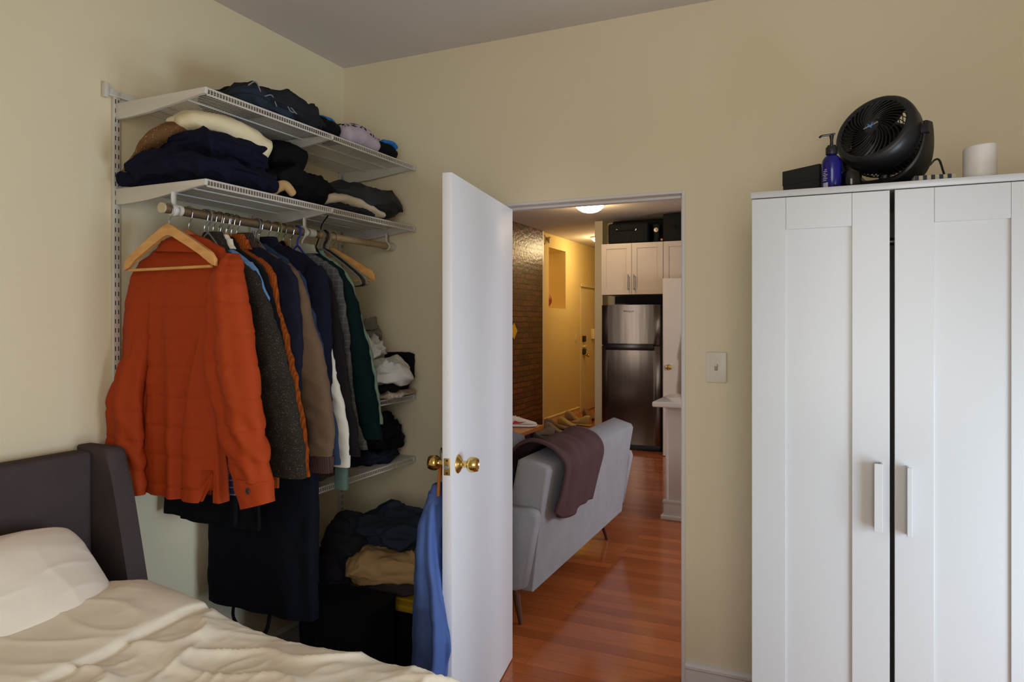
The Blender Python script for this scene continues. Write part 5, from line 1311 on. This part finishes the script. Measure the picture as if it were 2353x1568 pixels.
# ------------------------------------------------ kitchen
M_steel = steel_mat(); FY = YR(8.12)
fr = thing('refrigerator', 'stainless steel top freezer refrigerator in the kitchen', 'refrigerator', (XR(-2.15), FY+.35, 0))
bm = NB(); box(bm, XR(-2.50), XR(-1.755), FY+.065, FY+.72, .03, 1.72, .006); obj('cabinet', bm, M_blk, fr, world=True)
def curved_door(x0, x1, z0, z1, bulge=.02):
    bm = NB(); n = 24; pr = []
    for i in range(n+1):
        u = i/n; pr.append((x0+(x1-x0)*u, FY+.012-bulge*math.sin(PI*u)**.8+ (.006 if u in (0, 1) else 0)))
    pr += [(x1, FY+.062), (x0, FY+.062)]
    prism(bm, pr, z1-z0, Matrix.Translation((0, 0, z0)), .002); return bm
obj('freezer_door', curved_door(XR(-2.50), XR(-1.79), 1.245, 1.722), M_steel, fr, world=True, angle=50)
obj('fridge_door', curved_door(XR(-2.50), XR(-1.79), .07, 1.235), M_steel, fr, world=True, angle=50)
bm = NB(); box(bm, XR(-2.44), XR(-1.86), FY-.045, FY-.005, 1.185, 1.262, .008, 3); obj('handle', bm, plain('handle_black', (16, 16, 18), .22), fr, world=True)
text('brand_lettering', 'Whirlpool', .03, M_blk, fr, WM[fr.name].inverted() @ Matrix.Translation((XR(-2.165), FY-.0095, 1.645)) @ Matrix.Rotation(PI/2, 4, 'X'))
bm = NB(); box(bm, XR(-2.46), XR(-1.80), FY+.05, FY+.07, 0.0, .068, .003); obj('kick_plate', bm, M_blk, fr, world=True)
bm = NB(); box(bm, XR(-2.36), XR(-2.22), FY+.08, FY+.2, 1.7205, 1.735, .002); o = obj('folder', bm, plain('grey_card', (90, 78, 64), .7)); tag(o, 'flat grey folder lying on top of the refrigerator', 'folder')
bm = NB(); box(bm, XR(-2.545), XR(-1.745), FY+.735, FY+.75, 0, 1.848); box(bm, XR(-1.752), XR(-1.745), FY+.02, FY+.735, 0, 1.848); S('alcove_shade_panel', bm, plain('alcove_shade_black', (26, 24, 22), .7))  # dark panels added behind and beside the refrigerator, standing in for recess shade
# upper cabinets
M_cab = plain('cabinet_paint', (196, 182, 170), .45, var=.015)
CY = YR(8.25); CZ0, CZ1 = 1.85, 2.468
def handle(x, z0, z1, par):
    bm = NB(); cyl(bm, (x, CY-.032, z0), (x, CY-.032, z1), .0055, seg=12)
    for z in (z0+.02, z1-.02): cyl(bm, (x, CY-.034, z), (x, CY-.002, z), .0045, seg=10)
    h = obj('handle', bm, newmat('brushed_nickel', (140, 140, 136), .3, 1), None); h.parent = par
    wmi = WM[par.name].inverted()
    for v in h.data.vertices: v.co = wmi @ v.co
def cabinet(x0, x1, doors, lab):
    t = thing('kitchen_cabinet', lab, 'cabinet', ((x0+x1)/2, CY+.2, CZ0), 0, 'upper kitchen cabinets')
    bm = NB(); box(bm, x0, x1, CY+.021, YR(9.0)-.001, CZ0, CZ1); obj('body', bm, M_cab, t, world=True, smooth=False)
    n = doors; w = (x1-x0)/n
    for k in range(n):
        a, b = x0+w*k+.002, x0+w*(k+1)-.002; s = .062; bm = NB()
        box(bm, a, a+s, CY, CY+.02, CZ0, CZ1, .001); box(bm, b-s, b, CY, CY+.02, CZ0, CZ1, .001); box(bm, a+s, b-s, CY, CY+.02, CZ0, CZ0+s, .001); box(bm, a+s, b-s, CY, CY+.02, CZ1-s, CZ1, .001)
        box(bm, a+s, b-s, CY+.011, CY+.018, CZ0+s, CZ1-s)
        d = obj('door', bm, M_cab, t, world=True, smooth=False)
        if n == 2: handle(b-.034 if k == 0 else a+.034, CZ0+.05, CZ0+.24, d)
        else: handle(b-.034, CZ0+.05, CZ0+.24, d)
cabinet(XR(-2.543), XR(-1.787), 2, 'white two door shaker cabinet above the refrigerator')
cabinet(XR(-1.785), XR(-1.36), 1, 'white shaker cabinet with one visible door beside the two door one')
# things on the cabinets
M_case = plain('black_case_and_filler', (13, 13, 13), .75, var=.1, spec=.25)
t = thing('recess_shade_block', 'added black block darkening the recess behind the hard case above the refrigerator', 'recess_shade_block', (XR(-2.0), CY+.54, CZ1+.0005))  # black filler added to make the recess above the cabinets look shaded
bm = NB(); box(bm, -.52, .60, -.16, .16, 0, .33, .03, 3); obj('shell', bm, M_case, t)
bm = NB(); tube(bm, smoothpath([(-.10, -.161, .2), (-.08, -.178, .16), (.08, -.178, .16), (.10, -.161, .2)], 4), .009, 8); obj('handle', bm, M_case, t)
t = thing('equipment_case', 'black hard case with handle on top of the kitchen cabinets', 'case', (XR(-2.2), CY+.2, CZ1+.0005))
bm = NB(); box(bm, -.28, .22, -.14, .14, 0, .255, .03, 3); obj('shell', bm, M_case, t)
bm = NB(); tube(bm, smoothpath([(-.16, -.142, .165), (-.15, -.165, .165), (0, -.17, .168), (.06, -.165, .17), (.07, -.142, .17)], 4), .010, 8); obj('handle', bm, M_case, t)
for x in (-.16, .07): 
    bm = NB(); cyl(bm, (x, -.142, .168), (x, -.156, .168), .011, seg=14); obj('rivet', bm, M_chrome, t)
bm = NB()
for k in range(6): box(bm, -.24+.075*k, -.21+.075*k, -.146, -.139, .02, .09, .003)
box(bm, -.26, .20, -.145, -.139, .118, .126, .002); obj('ribs', bm, M_case, t)
t = thing('studio_lamp', 'black studio lamp head with a pale round fitting on the cabinets', 'lamp', (XR(-1.885), CY+.12, CZ1+.0005))
bm = NB(); lathe(bm, [(.05, 0), (.052, .01), (.04, .02), (.035, .15), (.05, .17), (.05, .22), (.0001, .222)], seg=24); obj('body', bm, M_case, t)
bm = NB(); lathe(bm, [(.030, 0), (.030, .01), (.026, .014), (.024, .006), (.010, .006), (.0001, .012)], Matrix.Translation((-.0, -.05, .150)) @ Matrix.Rotation(PI/2, 4, 'X'), 28); obj('round_fitting', bm, plain('aluminium_ring', (176, 168, 150), .4, .6), t)
bm = NB(); cyl(bm, (.07, -.05, .03), (.07, -.065, .03), .014, seg=16); obj('dial', bm, plain('copper_dial', (150, 112, 78), .4, .7), t)
t = thing('equipment_bag', 'large black bag filling the space above the right cabinet', 'bag', (XR(-1.56), CY+.19, CZ1+.0005))
bm = NB(); box(bm, -.24, .24, -.15, .15, 0, .335, .02, 3); obj('body', bm, M_case, t)
bm = NB(); tube(bm, smoothpath([(-.10, -.151, .2), (-.08, -.165, .16), (.08, -.165, .16), (.10, -.151, .2)], 4), .009, 8); obj('handle', bm, M_case, t)
# kitchen side door, opened across the cabinets
a_ = V((XR(-1.709), YR(7.90), 0)); b_ = V((XR(-1.02), YR(8.185), 0)); v_ = b_-a_; an = math.atan2(v_.y, v_.x)
d3 = thing('door_3', 'white flush kitchen side door with brass knob standing open', 'door', (a_.x, a_.y, .008), an); d3['kind'] = 'structure'
bm = NB(); box(bm, 0, v_.length, 0, .035, 0, 2.005, .002); obj('leaf', bm, plain('white_door_warm', (214, 202, 188), .5, var=.02), d3)
bm = NB(); lathe(bm, [(.033, 0), (.033, .004), (.014, .012), (.012, .032), (.024, .04), (.028, .055), (.022, .068), (.0001, .07)], Matrix.Translation((.062, 0, 1.0)) @ Matrix.Rotation(PI/2, 4, 'X'), 28); obj('door_knob', bm, M_brass, d3)
pc = WM[d3.name] @ V((.34, -.06, 0))
t = thing('coat', 'black coat hanging on the kitchen side door, mostly hidden by the door jamb', 'coat', pc, an)
bm = NB(); loftH(bm, [(1.60, .03, 0, .03, .02), (1.45, .0, 0, .085, .04), (1.25, .0, 0, .125, .05), (1.10, .0, 0, .145, .05), (1.085, .0, 0, .13, .05), (.9, .0, 0, .14, .05), (.72, .0, 0, .15, .05), (.69, .02, 0, .12, .045)], drape(140, .006, .005), seg=60, e=2.4); obj('body', bm, F_black, t)
# counter peninsula
M_quartz = plain('white_quartz', (226, 224, 222), .12, var=.015); M_pen = plain('white_counter_panel', (214, 206, 204), .5, var=.02)
ct = thing('kitchen_counter', 'white peninsula counter with polished top at the doorway edge', 'counter', (XR(-.7), YR(5.55), 0))
X0 = XR(-1.150); bm = NB(); box(bm, X0, XR(.35), YR(5.40), YR(5.78), 0, .879, .002); obj('base', bm, M_pen, ct, world=True)
bm = NB(); box(bm, XR(-1.215), XR(.36), YR(5.22), YR(5.86), .88, .921, .012, 4); obj('worktop', bm, M_quartz, ct, world=True)
bm = NB(); box(bm, X0-.014, XR(.35), YR(5.386), YR(5.794), 0, .135, .003); box(bm, X0-.020, XR(.35), YR(5.380), YR(5.80), .125, .150, .006); box(bm, X0-.034, XR(.35), YR(5.366), YR(5.814), 0, .035, .008); obj('base_moulding', bm, M_trim, ct, world=True)
bm = NB(); box(bm, X0-.001, X0+.02, YR(5.396), YR(5.785), .15, .879, .003); obj('corner_bead', bm, M_trim, ct, world=True)
